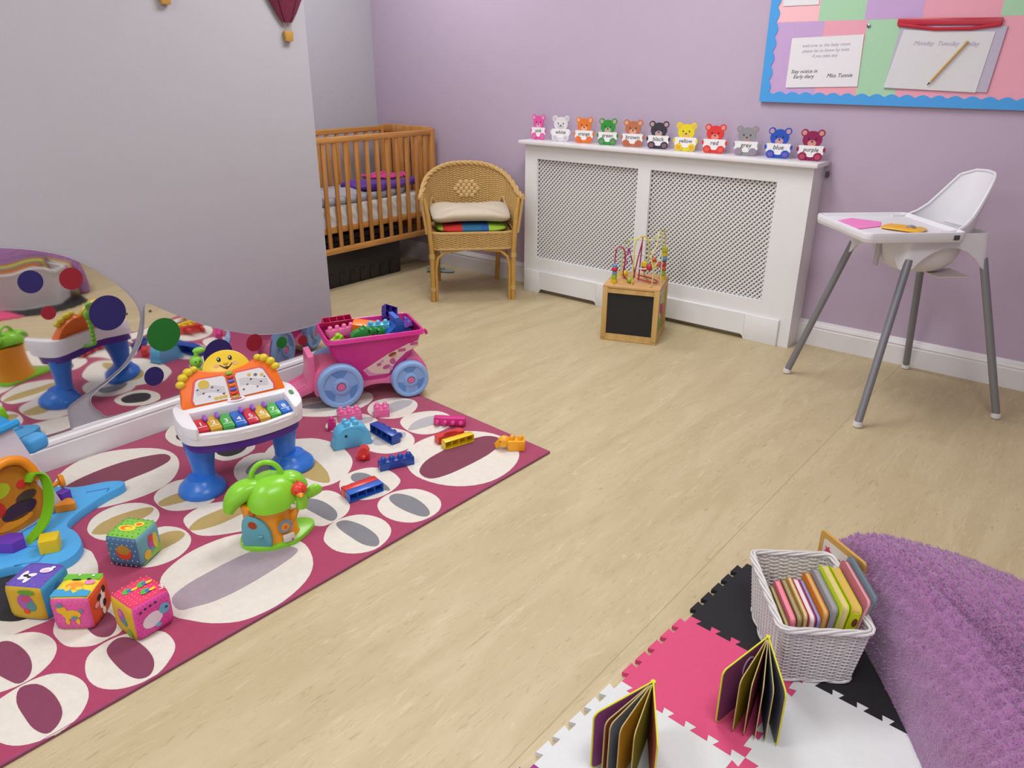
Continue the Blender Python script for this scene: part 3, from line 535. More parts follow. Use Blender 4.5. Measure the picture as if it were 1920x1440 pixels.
def mirror(label, pts, dots, screws):
    t = thing('wall_mirror', label, 'mirror', (WX+0.001, 0, 0), group='wavy wall mirrors')
    pts = smooth_closed(pts, 5); g = G(); g.prism(pts, 0.0, 0.0045, m_edge, FM); g.prism(pts, 0.0045, 0.006, m_mir, FM); g.out('glass', t, ang=20)
    g = G(); g.tube([(0.0045, y, z) for y, z in pts], 0.0018, m_edge, 6, True); g.out('edge', t)
    for i, (y, z, r, c) in enumerate(dots):
        g = G(); g.disk(y, z, r, r, DOT[c], FM, z=0.0065, t=0.0012, n=40); g.out('dot', t)
    for y, z in screws:
        g = G(); g.disk(y, z, 0.005, 0.005, mat('screw_steel', '8A8890', 0.3, metal=1.0), FM, z=0.0065, t=0.002, n=12); g.out('screw', t)
DOT = {'navy': printed('dot_navy', '2B2460'), 'red': printed('dot_red', '8E1F2C'), 'green': printed('dot_green', '1F7028')}
mirror('rounded wavy wall mirror with navy and red dots, left one of two',
       [(0.795, 0.771), (0.94, 0.729), (1.03, 0.675), (1.088, 0.62), (1.14, 0.56), (1.169, 0.506), (1.176, 0.46), (1.167, 0.427), (1.14, 0.365), (1.092, 0.305), (1.02, 0.262), (0.938, 0.231), (0.88, 0.205), (0.87, 0.175), (0.868, 0.13), (0.85, 0.1215), (0.6, 0.1215), (0.40, 0.13), (0.36, 0.25), (0.36, 0.45), (0.42, 0.62), (0.56, 0.74), (0.68, 0.775)],
       [(0.856, 0.651, 0.037, 'navy'), (0.977, 0.637, 0.0367, 'red'), (0.886, 0.54, 0.0226, 'red'), (1.069, 0.496, 0.062, 'navy')], [(1.13, 0.478)])
mirror('low wavy wall mirror with green, navy and red dots, right of the rounded mirror',
       [(1.200, 0.487), (1.19, 0.44), (1.175, 0.39), (1.15, 0.345), (1.10, 0.295), (1.03, 0.255), (0.965, 0.222), (0.952, 0.19), (0.975, 0.15), (1.02, 0.1215), (1.3, 0.1215), (1.6, 0.1215), (1.9, 0.1215), (2.0, 0.125), (2.012, 0.18), (2.008, 0.228), (1.96, 0.236), (1.776, 0.240), (1.64, 0.265), (1.531, 0.307), (1.45, 0.345), (1.382, 0.383), (1.31, 0.43), (1.249, 0.472), (1.215, 0.495)],
       [(1.249, 0.369, 0.063, 'green'), (1.449, 0.233, 0.062, 'navy'), (1.185, 0.222, 0.0365, 'navy'), (1.613, 0.238, 0.0365, 'red'), (1.741, 0.203, 0.0255, 'green'), (1.845, 0.185, 0.0225, 'red')], [(1.215, 0.468), (1.5, 0.145)])

# ------------------------------------------------------------------ wooden cot in the alcove
m_pine = wood('pine_varnish', 'B37636', 'CA9150', (50, 50, 5)); m_pine_y = wood('pine_varnish_rails', 'B57A38', 'CE9654', (50, 4, 50))
def cot():
    X0, X1, Y0, Y1 = -4.235, -3.725, 2.50, 3.735
    t = thing('cot', 'wooden slatted baby cot in the alcove behind the wicker armchair', 'cot', (X1, Y0, 0))
    D = X1-X0; L = Y1-Y0
    for x in (-0.018, -D+0.018):
        for y in (0.018, L-0.018): G().box((x, y, 0.455), (0.036, 0.036, 0.91), m_pine, 0.004).out('post', t)
    for x, nm in ((-0.014, 'front'), (-D+0.014, 'back')):
        G().box((x, L/2, 0.888), (0.024, L-0.072, 0.034), m_pine_y, 0.006).out('rail', t)
        G().box((x, L/2, 0.245), (0.022, L-0.072, 0.036), m_pine_y, 0.006).out('rail', t)
        n = 14
        for i in range(n):
            y = 0.045 + (L-0.09)*(i+0.5)/n
            G().box((x, y, 0.567), (0.014, 0.027, 0.61), m_pine, 0.004).out('slat', t)
    for y in (0.014, L-0.014):
        G().box((-D/2, y, 0.893), (D-0.072, 0.024, 0.052), m_pine, 0.006).out('end_rail', t)
        G().box((-D/2, y, 0.245), (D-0.072, 0.022, 0.040), m_pine, 0.006).out('end_rail', t)
        for i in range(7): G().box((-0.036-(D-0.072)*(i+0.5)/7, y, 0.567), (0.042, 0.014, 0.61), m_pine, 0.004).out('slat', t)
    G().box((-D/2, L/2, 0.365), (D-0.06, L-0.06, 0.035), m_pine_y, 0.003).out('mattress_base', t)
    # mattress with a creased fitted sheet
    MW = walk(rrect(0, 0, 0.44, 1.14, 0.05, 5))
    def P(u, v):
        # closed in u around the perimeter, v from bottom to the middle of the top
        c = MW(u)[0]
        if v < 0.3: z = v/0.3*0.10; s = 1.0
        elif v < 0.45: a_ = (v-0.3)/0.15*PI/2; z = 0.10+0.025*math.sin(a_); s = 1-0.05*(1-math.cos(a_))
        else: s = 0.95*(1-(v-0.45)/0.55); z = 0.125
        wr = 0.010*math.sin(u*190+v*22+1.5*math.sin(u*40))*max(0, 1-abs(v-0.2)/0.2) + 0.003*math.sin(u*61+3*v)*max(0, 1-abs(v-0.4)/0.3)
        return (c.x*s*(1+wr*3), c.y*s*(1+wr), z + 0.0015*math.sin(c.x*40*s)*math.sin(c.y*23*s))
    g = G(); g.grid(P, 420, 22, cloth('white_cot_sheet', 'D5D0C8'), None, True)
    tag(g.out('mattress', loc=(X0+D/2, Y0+L/2, 0.3835), ang=60), 'white sheeted mattress inside the wooden cot', 'mattress')
    def blanket(name, label, cat, cx, cy, w, l, z, h, m, rz, seed, fold=2):
        def P(u, v):
            a = 2*PI*u; sx = math.copysign(abs(math.cos(a))**0.35, math.cos(a)); sy = math.copysign(abs(math.sin(a))**0.35, math.sin(a))
            wob = 1+0.05*math.sin(5*a+seed)+0.03*math.sin(11*a+seed*2)
            if v < 0.25: s = 0.96+0.04*math.sin(v/0.25*PI); zz = h*(v/0.25)*0.8
            else: s = 0.97*(1-((v-0.25)/0.75)); zz = h*(0.8+0.2*math.sin((v-0.25)/0.75*PI/2))
            x = w/2*sx*s*wob; y = l/2*sy*s*wob
            return (x, y, zz + (0.012*math.sin(9*x/w+seed)*math.sin(7*y/l+seed) + 0.008*math.sin(31*x+seed))*(1 if v > 0.2 else v*4)*0.8)
        g = G(); g.grid(P, 72, 18, m, None, True)
        return tag(g.out(name, loc=(cx, cy, z), rot=(0, 0, rz), ang=60), label, cat)
    blanket('blanket', 'grey knitted blanket spread on the cot mattress under the purple one', 'blanket', -3.985, 3.05, 0.43, 0.95, 0.512, 0.045, cloth('grey_blanket', 'A5A4AD', 0.4), 0.0, 1.3)
    b = blanket('blanket', 'folded purple blanket lying on the grey blanket in the cot', 'blanket', -3.955, 3.43, 0.35, 0.46, 0.557, 0.034, cloth('purple_blanket', '5A2F96', 0.4), 0.15, 4.2)
    g = G(); mp = cloth('hot_pink_fabric', 'D43A8C', 0.4)
    for i in range(26):
        x = rnd.uniform(-0.14, 0.10); y = rnd.uniform(-0.09, 0.13)
        g.ball((x, y, 0.054+rnd.uniform(0, 0.012)), (0.028, 0.028, 0.015), mp, n=8)
    tag(g.out('ruffled_cloth', loc=(-3.98, 3.52, 0.545)), 'hot pink ruffled cloth on top of the purple blanket in the cot', 'cloth')
    # black storage box, its height also filling in for shade under the cot
    t = thing('storage_box', 'black ribbed plastic storage box pushed under the cot', 'storage box', (-3.79, 2.995, 0))
    mb = plast('black_plastic', '1B1A1E', 0.35); g = G()
    g.taper((-0.20, 0, 0.0), (0.39, 0.89), (0.40, 0.90), 0.285, mb, 0.01); g.out('body', t)
    G().box((-0.20, 0, 0.305), (0.42, 0.92, 0.036), mb, 0.01).out('lid', t)
    g = G()
    for i in range(10): g.box((-0.006, -0.385+i*0.083, 0.050), (0.014, 0.042, 0.085), mb, 0.006)
    g.out('ribs', t)
    # pale butterfly shaped ornament on the floor
    g = G(); mt = cloth('pale_teal_fabric', '8FA3A4')
    for a, l in ((0.4, 0.085), (1.9, 0.06), (2.9, 0.09), (4.1, 0.06), (5.3, 0.075)):
        g.disk(math.cos(a)*l*0.75, math.sin(a)*l*0.75, l*0.62, l*0.36, mt, a=a, z=0.003+0.002*a, t=0.004)
    g.ball((0, 0, 0.016), (0.018, 0.03, 0.012), mt, n=10)
    tag(g.out('butterfly_ornament', loc=(-3.60, 3.60, 0.001)), 'pale teal butterfly-shaped ornament on the floor seen beneath the wicker armchair', 'ornament')
cot()

# ------------------------------------------------------------------ wicker armchair
m_wick = mat('wicker', 'C4A062', 0.55, 0.25, 70, 0.3, 300); m_cane = mat('cane_pole', 'BD9148', 0.42, 0.18, 40)
def wicker_chair():
    c = Vector((-3.105, 3.385, 0)); rz = math.radians(46.5)
    t = thing('wicker_armchair', 'honey wicker tub armchair with cushions in the corner beside the radiator cover', 'armchair', c, rz)
    W = 0.475      # across the front feet
    # local: x right, -y to the front
    fx, fy, by = W/2, -0.21, 0.22
    for s in (-1, 1):
        g = G(); g.tube([(s*fx, fy, 0.0), (s*fx, fy, 0.30), (s*(fx+0.015), fy+0.0, 0.50), (s*(fx+0.035), fy+0.02, 0.598)], 0.0145, m_cane, 10)
        for z in (0.075, 0.27): g.tube([(s*fx, fy, z-0.012), (s*fx, fy, z+0.012)], 0.0175, m_wick, 10)
        g.tube([(s*(fx-0.022), fy+0.002, 0.0), (s*(fx-0.022), fy+0.002, 0.20), (s*(fx-0.035), fy+0.002, 0.26), (s*(fx-0.075), fy+0.002, 0.295), (s*0.06, fy+0.002, 0.305)], 0.0085, m_cane, 8)
        g.out('leg', t)
        g = G(); g.tube([(s*fx*0.80, by+0.05, 0.0), (s*fx*0.82, by, 0.20), (s*fx*0.85, by, 0.34)], 0.0145, m_cane, 10)
        g.tube([(s*(fx-0.02), fy+0.03, 0.06), (s*(fx-0.02), fy+0.04, 0.22), (s*(fx-0.03), fy+0.10, 0.295), (s*(fx-0.03), by-0.05, 0.30)], 0.0085, m_cane, 8)
        g.out('leg', t)
    # seat apron
    SW = walk(rrect(0, 0.01, W+0.012, 0.455, 0.06, 4))
    def S(u, v):
        p, d = SW(u); return (p.x, p.y, 0.315+0.085*v), (d.y, -d.x, 0)
    g = G(); weave(g, S, 70, 13, 0.0036, 0.004, m_wick, True, 5, 0.0035)
    for z in (0.312, 0.403):
        g.tube([tuple(Vector(S(i/40, 0)[0][:2] + (z,))) for i in range(40)], 0.0085, m_wick, 7, True)
    g.prism(rrect(0, 0.01, W-0.01, 0.43, 0.05), 0.375, 0.392, m_wick); g.out('seat', t)
    # tub back: from the left arm front round to the right arm front
    def plan(u):
        a = -PI/2*1.06 + u*(PI*1.06)   # angle measured from the back
        a = (u-0.5)*2
        th = a*PI*0.5*1.0
        x = math.sin(th)*(0.262 + 0.0*abs(a)); yb = 0.235*math.cos(th)
        ext = max(0, abs(a)-0.62)/0.38
        return x, yb - 0.215*ext**1.3 + 0.0
    def top(u):
        a = abs(u-0.5)*2; return 0.600 + (0.733-0.600)*max(0.0, 1-(a/0.86)**2.3) if a < 0.86 else 0.600
    def SB(u, v):
        x, y = plan(u); z0 = 0.40; z = z0 + (top(u)-z0)*v; fl = 1 + 0.10*v
        x2, y2 = plan(min(u+0.01, 1)); x1, y1 = plan(max(u-0.01, 0)); d = Vector((x2-x1, y2-y1, 0)).normalized()
        return (x*fl, (y if y > 0 else y*(1+0.04*v)) * (1+0.20*v if y > 0 else 1) + 0.0, z), (-d.y, d.x, 0)
    g = G()
    # openings low on each side beside the arms are left out of the weave
    N = 38; R_ = 50
    for row in range(R_):
        v = (row+0.5)/R_; seg = []
        for i in range(N*2+1):
            u = i/(2*N); a = (u-0.5)*2; p, nn = SB(u, v)
            hole = 0.46 < abs(a) < 0.70 and p[2] < 0.43 + 0.115*math.sin(PI*(abs(a)-0.46)/0.24)
            sgn = (1 if ((i//2)+row) % 2 else -1) if i % 2 == 0 else 0
            if hole:
                if len(seg) > 1: g.tube(seg, 0.0036, m_wick, 5)
                seg = []
            else: seg.append(Vector(p) + Vector(nn)*0.0052*sgn)
        if len(seg) > 1: g.tube(seg, 0.0036, m_wick, 5)
    for i in range(N+1):
        u = i/N; a = abs((u-0.5)*2); z_h = 0.43 + 0.115*math.sin(PI*(a-0.46)/0.24) if 0.46 < a < 0.70 else 0
        pts = [SB(u, j/8)[0] for j in range(9)]; pts = [p for p in pts if p[2] > z_h]
        if len(pts) > 1: g.tube(pts, 0.0046, m_wick, 5)
    bk = g.out('backrest', t)
    g = G()
    rim = [Vector(SB(i/60, 1)[0]) for i in range(61)]
    for k in range(3):     # braided rim
        g.tube([p + Vector((0, 0, 0.004)) + Vector(SB(i/60, 1)[1])*0.009*math.cos(i*0.9+k*2.09) + Vector((0, 0, 0.008*math.sin(i*0.9+k*2.09))) for i, p in enumerate(rim)], 0.0085, m_wick, 6)
    g.out('rim', t)
    for s in (-1, 1):     # hoops bordering the side openings
        pts = []
        for i in range(17):
            a = 0.46+0.24*i/16; z = 0.43 + 0.118*math.sin(PI*i/16); u = 0.5+s*a/2
            v = (z-0.40)/(top(u)-0.40); p, nn = SB(u, v); pts.append(Vector(p) - Vector(nn)*0.004)
        g = G(); g.tube(pts, 0.008, m_wick, 6); g.out('arm_hoop', t)
    # diamond of raised knots in the middle of the back
    g = G(); mk = mat('pale_wicker', 'D2B27C', 0.55, 0.2, 60)
    for i in range(-5, 6):
        for j in range(-3, 4):
            if abs(i)/5.5 + abs(j)/3.6 <= 1 and (i+j) % 2 == 0:
                u = 0.5 + i*0.020; z = 0.585 + j*0.020; v = (z-0.40)/(top(u)-0.40); p, nn = SB(u, v)
                p = Vector(p) - Vector(nn)*0.006
                g.ball(p, (0.016, 0.008, 0.0135), mk, n=8)
    g.out('woven_diamond', t)
    R0 = RZ(rz); base = TR(*c) @ R0
    def cushion(name, label, w, l, h, m, z, x=0, y=0, wob=0.0):
        def P(u, v):
            a = 2*PI*u; sx = math.copysign(abs(math.cos(a))**0.45, math.cos(a)); sy = math.copysign(abs(math.sin(a))**0.45, math.sin(a))
            q = v*PI; s = math.sin(q)**0.5 if 0 < v < 1 else 0; zz = -math.cos(q)*h/2
            return (w/2*sx*s*(1+0.02*math.sin(7*a)), l/2*sy*s*(1+0.02*math.cos(6*a)), zz*(0.92+0.08*math.cos(a*4)) + h/2 + wob*math.sin(x+a*3)*s)
        g = G(); g.grid(P, 48, 20, m, None, True)
        return g.out(name, M=base @ TR(x, y, z), ang=70)
    ms = bpy.data.materials.new('striped_patch_fabric'); ms.use_nodes = True; nt = ms.node_tree; b = nt.nodes['Principled BSDF']; b.inputs['Roughness'].default_value = 0.9
    tc = nt.nodes.new('ShaderNodeTexCoord'); sp = nt.nodes.new('ShaderNodeSeparateXYZ'); cr = nt.nodes.new('ShaderNodeValToRGB'); cr.color_ramp.interpolation = 'CONSTANT'
    nt.links.new(tc.outputs['Generated'], sp.inputs[0]); nt.links.new(sp.outputs[0], cr.inputs[0]); nt.links.new(cr.outputs[0], b.inputs['Base Color'])
    els = [(0.0, '9BC23A'), (0.10, 'C9302C'), (0.36, '2F6E96'), (0.62, '2B5FA0'), (0.72, '9BC23A'), (0.95, '7FB030')]
    for i, (p, h_) in enumerate(els):
        e = cr.color_ramp.elements[i] if i < 2 else cr.color_ramp.elements.new(p); e.position = p; e.color = lin(h_)
    tag(cushion('seat_cushion', '', 0.42, 0.40, 0.055, ms, 0.393, 0, -0.02), 'flat red, blue and lime striped cushion under the beige one on the wicker armchair', 'cushion')
    tag(cushion('seat_cushion', '', 0.47, 0.43, 0.085, cloth('beige_fleece', 'C9BCA6', 0.5), 0.446, 0.0, -0.005, 0.012), 'beige fleece cushion on top of the striped cushion in the wicker armchair', 'cushion')
wicker_chair()

# ------------------------------------------------------------------ wooden activity cube with bead maze
def activity_cube():
    t = thing('activity_cube', 'wooden toy cube with blackboard side and wire bead maze on top', 'activity cube', (-1.992, 3.144, 0), math.radians(20.2))
    w, d, h = 0.283, 0.30, 0.288; mw = wood('birch_ply', 'BC9654', 'CFAB6A', (30, 30, 4)); me = wood('birch_top', 'C2925A', 'D1A56C', (6, 40, 20))
    g = G(); b = 0.026
    g.box((w/2, d/2, 0.008), (w, d, 0.016), mw, 0.002); g.box((w/2, d/2, h-0.007), (w, d, 0.014), me, 0.003)
    for x in (b/2, w-b/2):
        for y in (b/2, d-b/2): g.box((x, y, h/2), (b, b, h-0.016), mw, 0.002)
    for y in (b/2, d-b/2):
        for z in (0.025, h-0.027): g.box((w/2, y, z), (w-2*b, b, 0.022), mw)
    for x in (b/2, w-b/2):
        for z in (0.025, h-0.027): g.box((x, d/2, z), (b, d-2*b, 0.022), mw)
    g.out('frame', t)
    G().box((w/2, 0.012, h/2), (w-2*b, 0.006, h-0.06), mat('blackboard_paint', '1A191B', 0.7, 0.1, 60), 0).out('blackboard', t)
    g = G(); g.box((w-0.012, d/2, h/2), (0.006, d-2*b, h-0.06), printed('landscape_print', 'B9B489'))
    M = frame((w-0.0088, d/2, h/2), (0, 1, 0), (0, 0, 1))
    g.prism([(-0.1, -0.09), (0.12, -0.11), (0.12, 0.0), (0.02, -0.03), (-0.05, 0.03), (-0.1, 0.01)], 0, 0.001, printed('meadow_green_print', '8FA052'), M)
    g.prism(ell(0.06, -0.03, 0.03, 0.05), 0.001, 0.002, printed('terracotta_print', 'BE6B42'), M); g.prism(rrect(-0.03, 0.02, 0.02, 0.12, 0.009), 0.001, 0.003, printed('cream_print', 'D8CFAE'), M)
    pn = g.out('side_panel', t); g = G(); g.ball((w+0.0, d/2-0.03, h/2+0.015), (0.010, 0.012, 0.028), plast('pink_plastic_soft', 'C9547E')); g.out('slider', pn)
    g = G(); g.box((w/2, d-0.012, h/2), (w-2*b, 0.006, h-0.06), printed('landscape_print', '')); g.box((0.012, d/2, h/2), (0.006, d-2*b, h-0.06), printed('landscape_print', '')); g.out('side_panel', t)
    g = G(); md = mat('dark_slot', '3B2E22', 0.8)
    for x, y in ((0.14, 0.05), (0.05, 0.03), (0.235, 0.035), (0.17, 0.20), (0.262, 0.20)): g.disk(x, y, 0.006, 0.004, md, z=h, t=0.0006)
    g.out('wire_holes', t)
    def wire(pts, col, nm, r=0.0034): g = G(); g.tube(smooth_open(pts, 6), r, plast(nm, col, 0.3), 7); return g.out('wire', t)
    H = h-0.002
    wire([(0.045, 0.05, H), (0.045, 0.05, H+0.15), (0.062, 0.055, H+0.185), (0.085, 0.06, H+0.17), (0.092, 0.065, H+0.12), (0.085, 0.07, H+0.05), (0.11, 0.075, H+0.015), (0.135, 0.08, H+0.03), (0.15, 0.085, H+0.12), (0.165, 0.09, H+0.205), (0.16, 0.13, H+0.21), (0.15, 0.15, H)], 'A92B50', 'wire_crimson')
    wire([(0.075, 0.16, H), (0.072, 0.16, H+0.06), (0.085, 0.16, H+0.085), (0.068, 0.16, H+0.11), (0.085, 0.16, H+0.13), (0.09, 0.16, H+0.155), (0.12, 0.17, H+0.05), (0.12, 0.20, H)], '9C2C7A', 'wire_purple')
    wire([(0.135, 0.05, H), (0.135, 0.06, H+0.12), (0.135, 0.07, H+0.2), (0.155, 0.08, H+0.235), (0.19, 0.09, H+0.23), (0.2, 0.10, H+0.13), (0.18, 0.12, H+0.05), (0.2, 0.16, H)], 'D2C24C', 'wire_yellow')
    wire([(0.235, 0.05, H), (0.235, 0.055, H+0.08), (0.22, 0.06, H+0.15), (0.235, 0.10, H+0.19), (0.24, 0.14, H+0.26), (0.262, 0.18, H+0.24), (0.265, 0.20, H+0.10), (0.262, 0.20, H)], 'CFC27A', 'wire_cream')
    wire([(0.05, 0.20, H), (0.06, 0.19, H+0.17), (0.12, 0.19, H+0.20), (0.2, 0.20, H+0.20), (0.235, 0.21, H+0.24), (0.25, 0.22, H+0.15), (0.25, 0.24, H)], 'BFCB7C', 'wire_lime')
    wire([(0.15, 0.11, H+0.02), (0.2, 0.10, H+0.012), (0.245, 0.09, H+0.012), (0.25, 0.10, H+0.02), (0.2, 0.115, H+0.03), (0.15, 0.12, H+0.035)], 'A92B50', 'wire_crimson')
    wire([(0.10, 0.16, H+0.125), (0.15, 0.15, H+0.13), (0.2, 0.14, H+0.13), (0.225, 0.12, H+0.10)], 'D9DCC8', 'wire_white')
    wire([(0.14, 0.12, H+0.07), (0.19, 0.10, H+0.075), (0.24, 0.09, H+0.10), (0.265, 0.10, H+0.16), (0.265, 0.13, H)], 'D9DCC8', 'wire_white')
    bc = {'red': 'B8283C', 'yellow': 'D6B820', 'green': '95B02C', 'blue': '5B93B8', 'orange': 'D2562C', 'lime': 'B3B12A'}
    def bead(x, y, z, c, s=1.0, shape='ball'):
        g = G(); m = plast('bead_'+c, bc[c], 0.3)
        if shape == 'ball': g.ball((x, y, H+z), 0.014*s, m, n=12)
        elif shape == 'cyl': g.lathe([(0.008*s, -0.012), (0.013*s, -0.010), (0.013*s, 0.010), (0.008*s, 0.012)], m, TR(x, y, H+z), 14)
        else: g.prism([((0.018 if i % 2 else 0.010)*math.cos(i*PI/5), (0.018 if i % 2 else 0.010)*math.sin(i*PI/5)) for i in range(10)], -0.005, 0.005, m, TR(x, y, H+z) @ RX(PI/2))
        g.out('bead', t)
    for b_ in [(0.045, 0.05, 0.012, 'yellow', 1.1, 'cyl'), (0.045, 0.05, 0.034, 'green', 1.0, 'cyl'), (0.045, 0.05, 0.054, 'blue', 0.9, 'ball'), (0.045, 0.05, 0.073, 'red', 1.15, 'ball'), (0.045, 0.05, 0.09, 'blue', 0.9, 'ball'),
               (0.075, 0.16, 0.026, 'yellow', 1.3, 'ball'), (0.118, 0.076, 0.018, 'green', 1.1, 'ball'), (0.18, 0.12, 0.07, 'red', 1.1, 'cyl'), (0.18, 0.12, 0.094, 'yellow', 1.2, 'cyl'),
               (0.21, 0.10, 0.085, 'red', 1.25, 'ball'), (0.235, 0.095, 0.098, 'yellow', 1.0, 'star'), (0.225, 0.12, 0.12, 'orange', 0.9, 'ball'), (0.25, 0.10, 0.105, 'orange', 0.9, 'ball'),
               (0.262, 0.2, 0.012, 'yellow', 1.2, 'cyl'), (0.262, 0.2, 0.036, 'green', 1.1, 'cyl'), (0.262, 0.2, 0.062, 'orange', 1.1, 'ball'), (0.262, 0.2, 0.082, 'red', 1.2, 'ball'), (0.264, 0.2, 0.112, 'blue', 1.2, 'ball'), (0.265, 0.2, 0.135, 'yellow', 1.1, 'cyl'), (0.265, 0.198, 0.158, 'lime', 1.1, 'cyl')]: bead(*b_)
activity_cube()

# ------------------------------------------------------------------ high chair
def high_chair():
    rz = math.radians(-46.2)
    t = thing('high_chair', 'white plastic high chair with tray and four splayed grey legs', 'high chair', (-0.665, 3.33, 0), rz)
    mw = plast('white_plastic', 'DDDBE0', 0.35); ml = mat('grey_steel_tube', '85868C', 0.4, 0.04, 20, metal=0.35); mf = plast('white_rubber', 'D8D4D2', 0.5)
    for (x, y), (tx, ty) in zip(((-0.271, -0.315), (0.296, -0.27), (-0.290, 0.262), (0.257, 0.324)), ((-0.135, -0.185), (0.175, -0.125), (-0.145, 0.13), (0.165, 0.175))):
        l = G(); l.tube([(x, y, 0.014), (tx, ty, 0.63)], 0.0150, ml, 14); lo = l.out('leg', t)
        g = G(); g.lathe([(0.0125, 0), (0.0185, 0.004), (0.0185, 0.014), (0.0165, 0.024)], mf, TR(x, y, 0), 14); g.out('foot_cap', lo)
    cx, cy = 0.012, 0.0
    def ring(a, hx, hy, p=3.2):
        c, s = math.cos(a), math.sin(a); k = (abs(c)**p + abs(s)**p)**(-1/p); return hx*k*c, hy*k*s
    quad = [Vector(q) for q in ((-0.150, -0.205), (0.190, -0.148), (0.183, 0.195), (-0.163, 0.148))]
    qs = []
    for i in range(4):
        p0, p1, p2 = quad[i-1], quad[i], quad[(i+1) % 4]; r = 0.035
        A_, B_ = p1 + (p0-p1).normalized()*r, p1 + (p2-p1).normalized()*r
        for k in range(7): tt = k/6; qs.append(((1-tt)**2*A_ + 2*tt*(1-tt)*p1 + tt*tt*B_, 0.0 if 0 < k < 6 else 0.03))
        for k in range(1, 8): tt = k/8; qs.append((B_.lerp(p2 + (p1-p2).normalized()*r, tt), math.sin(PI*tt)))
    def Sk(u, v):       # skirt with arches between the leg sockets
        n_ = len(qs); f = u*n_; i = int(f) % n_; p = qs[i][0].lerp(qs[(i+1) % n_][0], f-int(f)); ar = qs[i][1]*(1-(f-int(f))) + qs[(i+1) % n_][1]*(f-int(f))
        zb = 0.592 + 0.085*ar**0.7; s = 1 - 0.06*v
        return (cx+(p.x-cx)*s, p.y*s, zb + (0.728-zb)*v)
    g = G(); g.grid(Sk, 112, 8, mw, None, True, 0.005); g.out('seat_skirt', t)
    for (tx, ty) in ((-0.135, -0.185), (0.175, -0.125), (-0.145, 0.13), (0.165, 0.175)):
        pass
    def Bowl(u, v):
        a = 2*PI*u; q = v*PI/2; x, y = ring(a, 0.145*math.cos(q)**0.55 if v < 1 else 0, 0.148*math.cos(q)**0.55 if v < 1 else 0, 3)
        return (cx+x, cy+y-0.008, 0.722 - 0.165*math.sin(q)**0.9)
    g = G(); g.grid(Bowl, 48, 14, mw, None, True, 0.003); sk = g.out('seat_bowl', t)
    def Tub(u, v):      # back and arm shell
        a = (u-0.5)*2; th = a*PI*0.56
        x = 0.170*math.copysign(abs(math.sin(th))**0.85, th); y = 0.160*math.cos(th) if math.cos(th) > 0 else 0.160*math.cos(th)
        h = float(np.interp(abs(a), [0, .15, .32, .445, .55, .65, .75, .85, 1], [.217, .214, .192, .122, .070, .042, .026, .020, .018]))
        z = 0.715 + h*v; lean = (z-0.715)*0.28*max(0, math.cos(th)); pinch = 1.0
        return (cx+x*pinch, cy+y+lean, z)
    g = G(); g.grid(Tub, 80, 14, mw, None, False, 0.007); br = g.out('backrest', t)
    g = G(); g.tube([Tub(i/80, 1) for i in range(81)], 0.0055, mw, 8); g.out('rim', br)
    # tray
    tx, ty, tw, td, tz = 0.03, -0.150, 0.42, 0.385, 0.722
    tr = G(); tr.prism(rrect(tx, ty, tw, td, 0.03, 5), tz, tz+0.010, mw)
    def Rim(u, v):
        pr = rrect(tx, ty, tw-0.004, td-0.004, 0.03, 6); k = len(pr); f = u*k; i = int(f) % k; p = Vector(pr[i]).lerp(Vector(pr[(i+1) % k]), f-int(f)); q = (Vector((tx, ty))-p).normalized()
        o = [(0.004, -0.014), (0.0, -0.010), (-0.004, 0.015), (-0.001, 0.022), (0.006, 0.023), (0.012, 0.018), (0.020, 0.008)][int(round(v*6))]
        return (p.x+q.x*o[0], p.y+q.y*o[0], tz+o[1])
    tr.grid(Rim, 112, 6, mw, None, True); tr.out('tray', t)
    g = G(); g.box((tx+tw/2+0.0015, ty+td/2-0.045, tz+0.004), (0.003, 0.022, 0.018), plast('dark_grey_plastic', ''), 0.001); g.out('tray_latch', t)
    g = G(); g.box((cx, cy-0.158, 0.645), (0.026, 0.012, 0.15), plast('white_plastic_strap', 'B9B4B8', 0.5), 0.004); g.out('crotch_post', t)
    g = G(); g.prism([(0.02, 0.02), (0.15, 0.02), (0.15, 0.15), (0.02, 0.15)], 0.552, 0.556, plast('cream_plastic', 'CDC2BC', 0.5)); g.out('seat_label_plate', t)
    R0 = TR(-0.665, 3.33, 0) @ RZ(rz)
    g = G(); g.prism([(-0.10, -0.145), (0.06, -0.140), (0.015, -0.03), (-0.07, 0.02), (-0.155, -0.06)], 0, 0.003, printed('pink_card', 'E580BE'))
    tag(g.out('pink_card', M=R0 @ TR(0.045, -0.165, tz+0.0102)), 'bright pink card lying on the high chair tray', 'card')
    tt = thing('packet', 'yellow packet with silver seal lying on the high chair tray beside the pink card', 'packet'); tt.matrix_world = R0 @ TR(0.118, -0.135, tz+0.0105) @ RZ(0.75)
    def Pk(u, v):
        a = 2*PI*u; sx = math.copysign(abs(math.cos(a))**0.4, math.cos(a)); sy = math.copysign(abs(math.sin(a))**0.4, math.sin(a)); s = math.sin(v*PI)**0.4 if 0 < v < 1 else 0
        return (0.075*sx*s, 0.052*sy*s, 0.006-0.006*math.cos(v*PI)*(1+0.15*math.sin(8*a)))
    g = G(); g.grid(Pk, 40, 12, plast('yellow_foil', 'E0A81E', 0.3), None, True); pk = g.out('pouch', tt)
    g = G(); g.lathe([(0.016, 0.0), (0.017, 0.004), (0.012, 0.008), (0.004, 0.010)], mat('silver_foil', 'B4B6B4', 0.3, metal=0.8), TR(0.025, 0.0, 0.0105), 16); g.out('seal', tt)
high_chair()

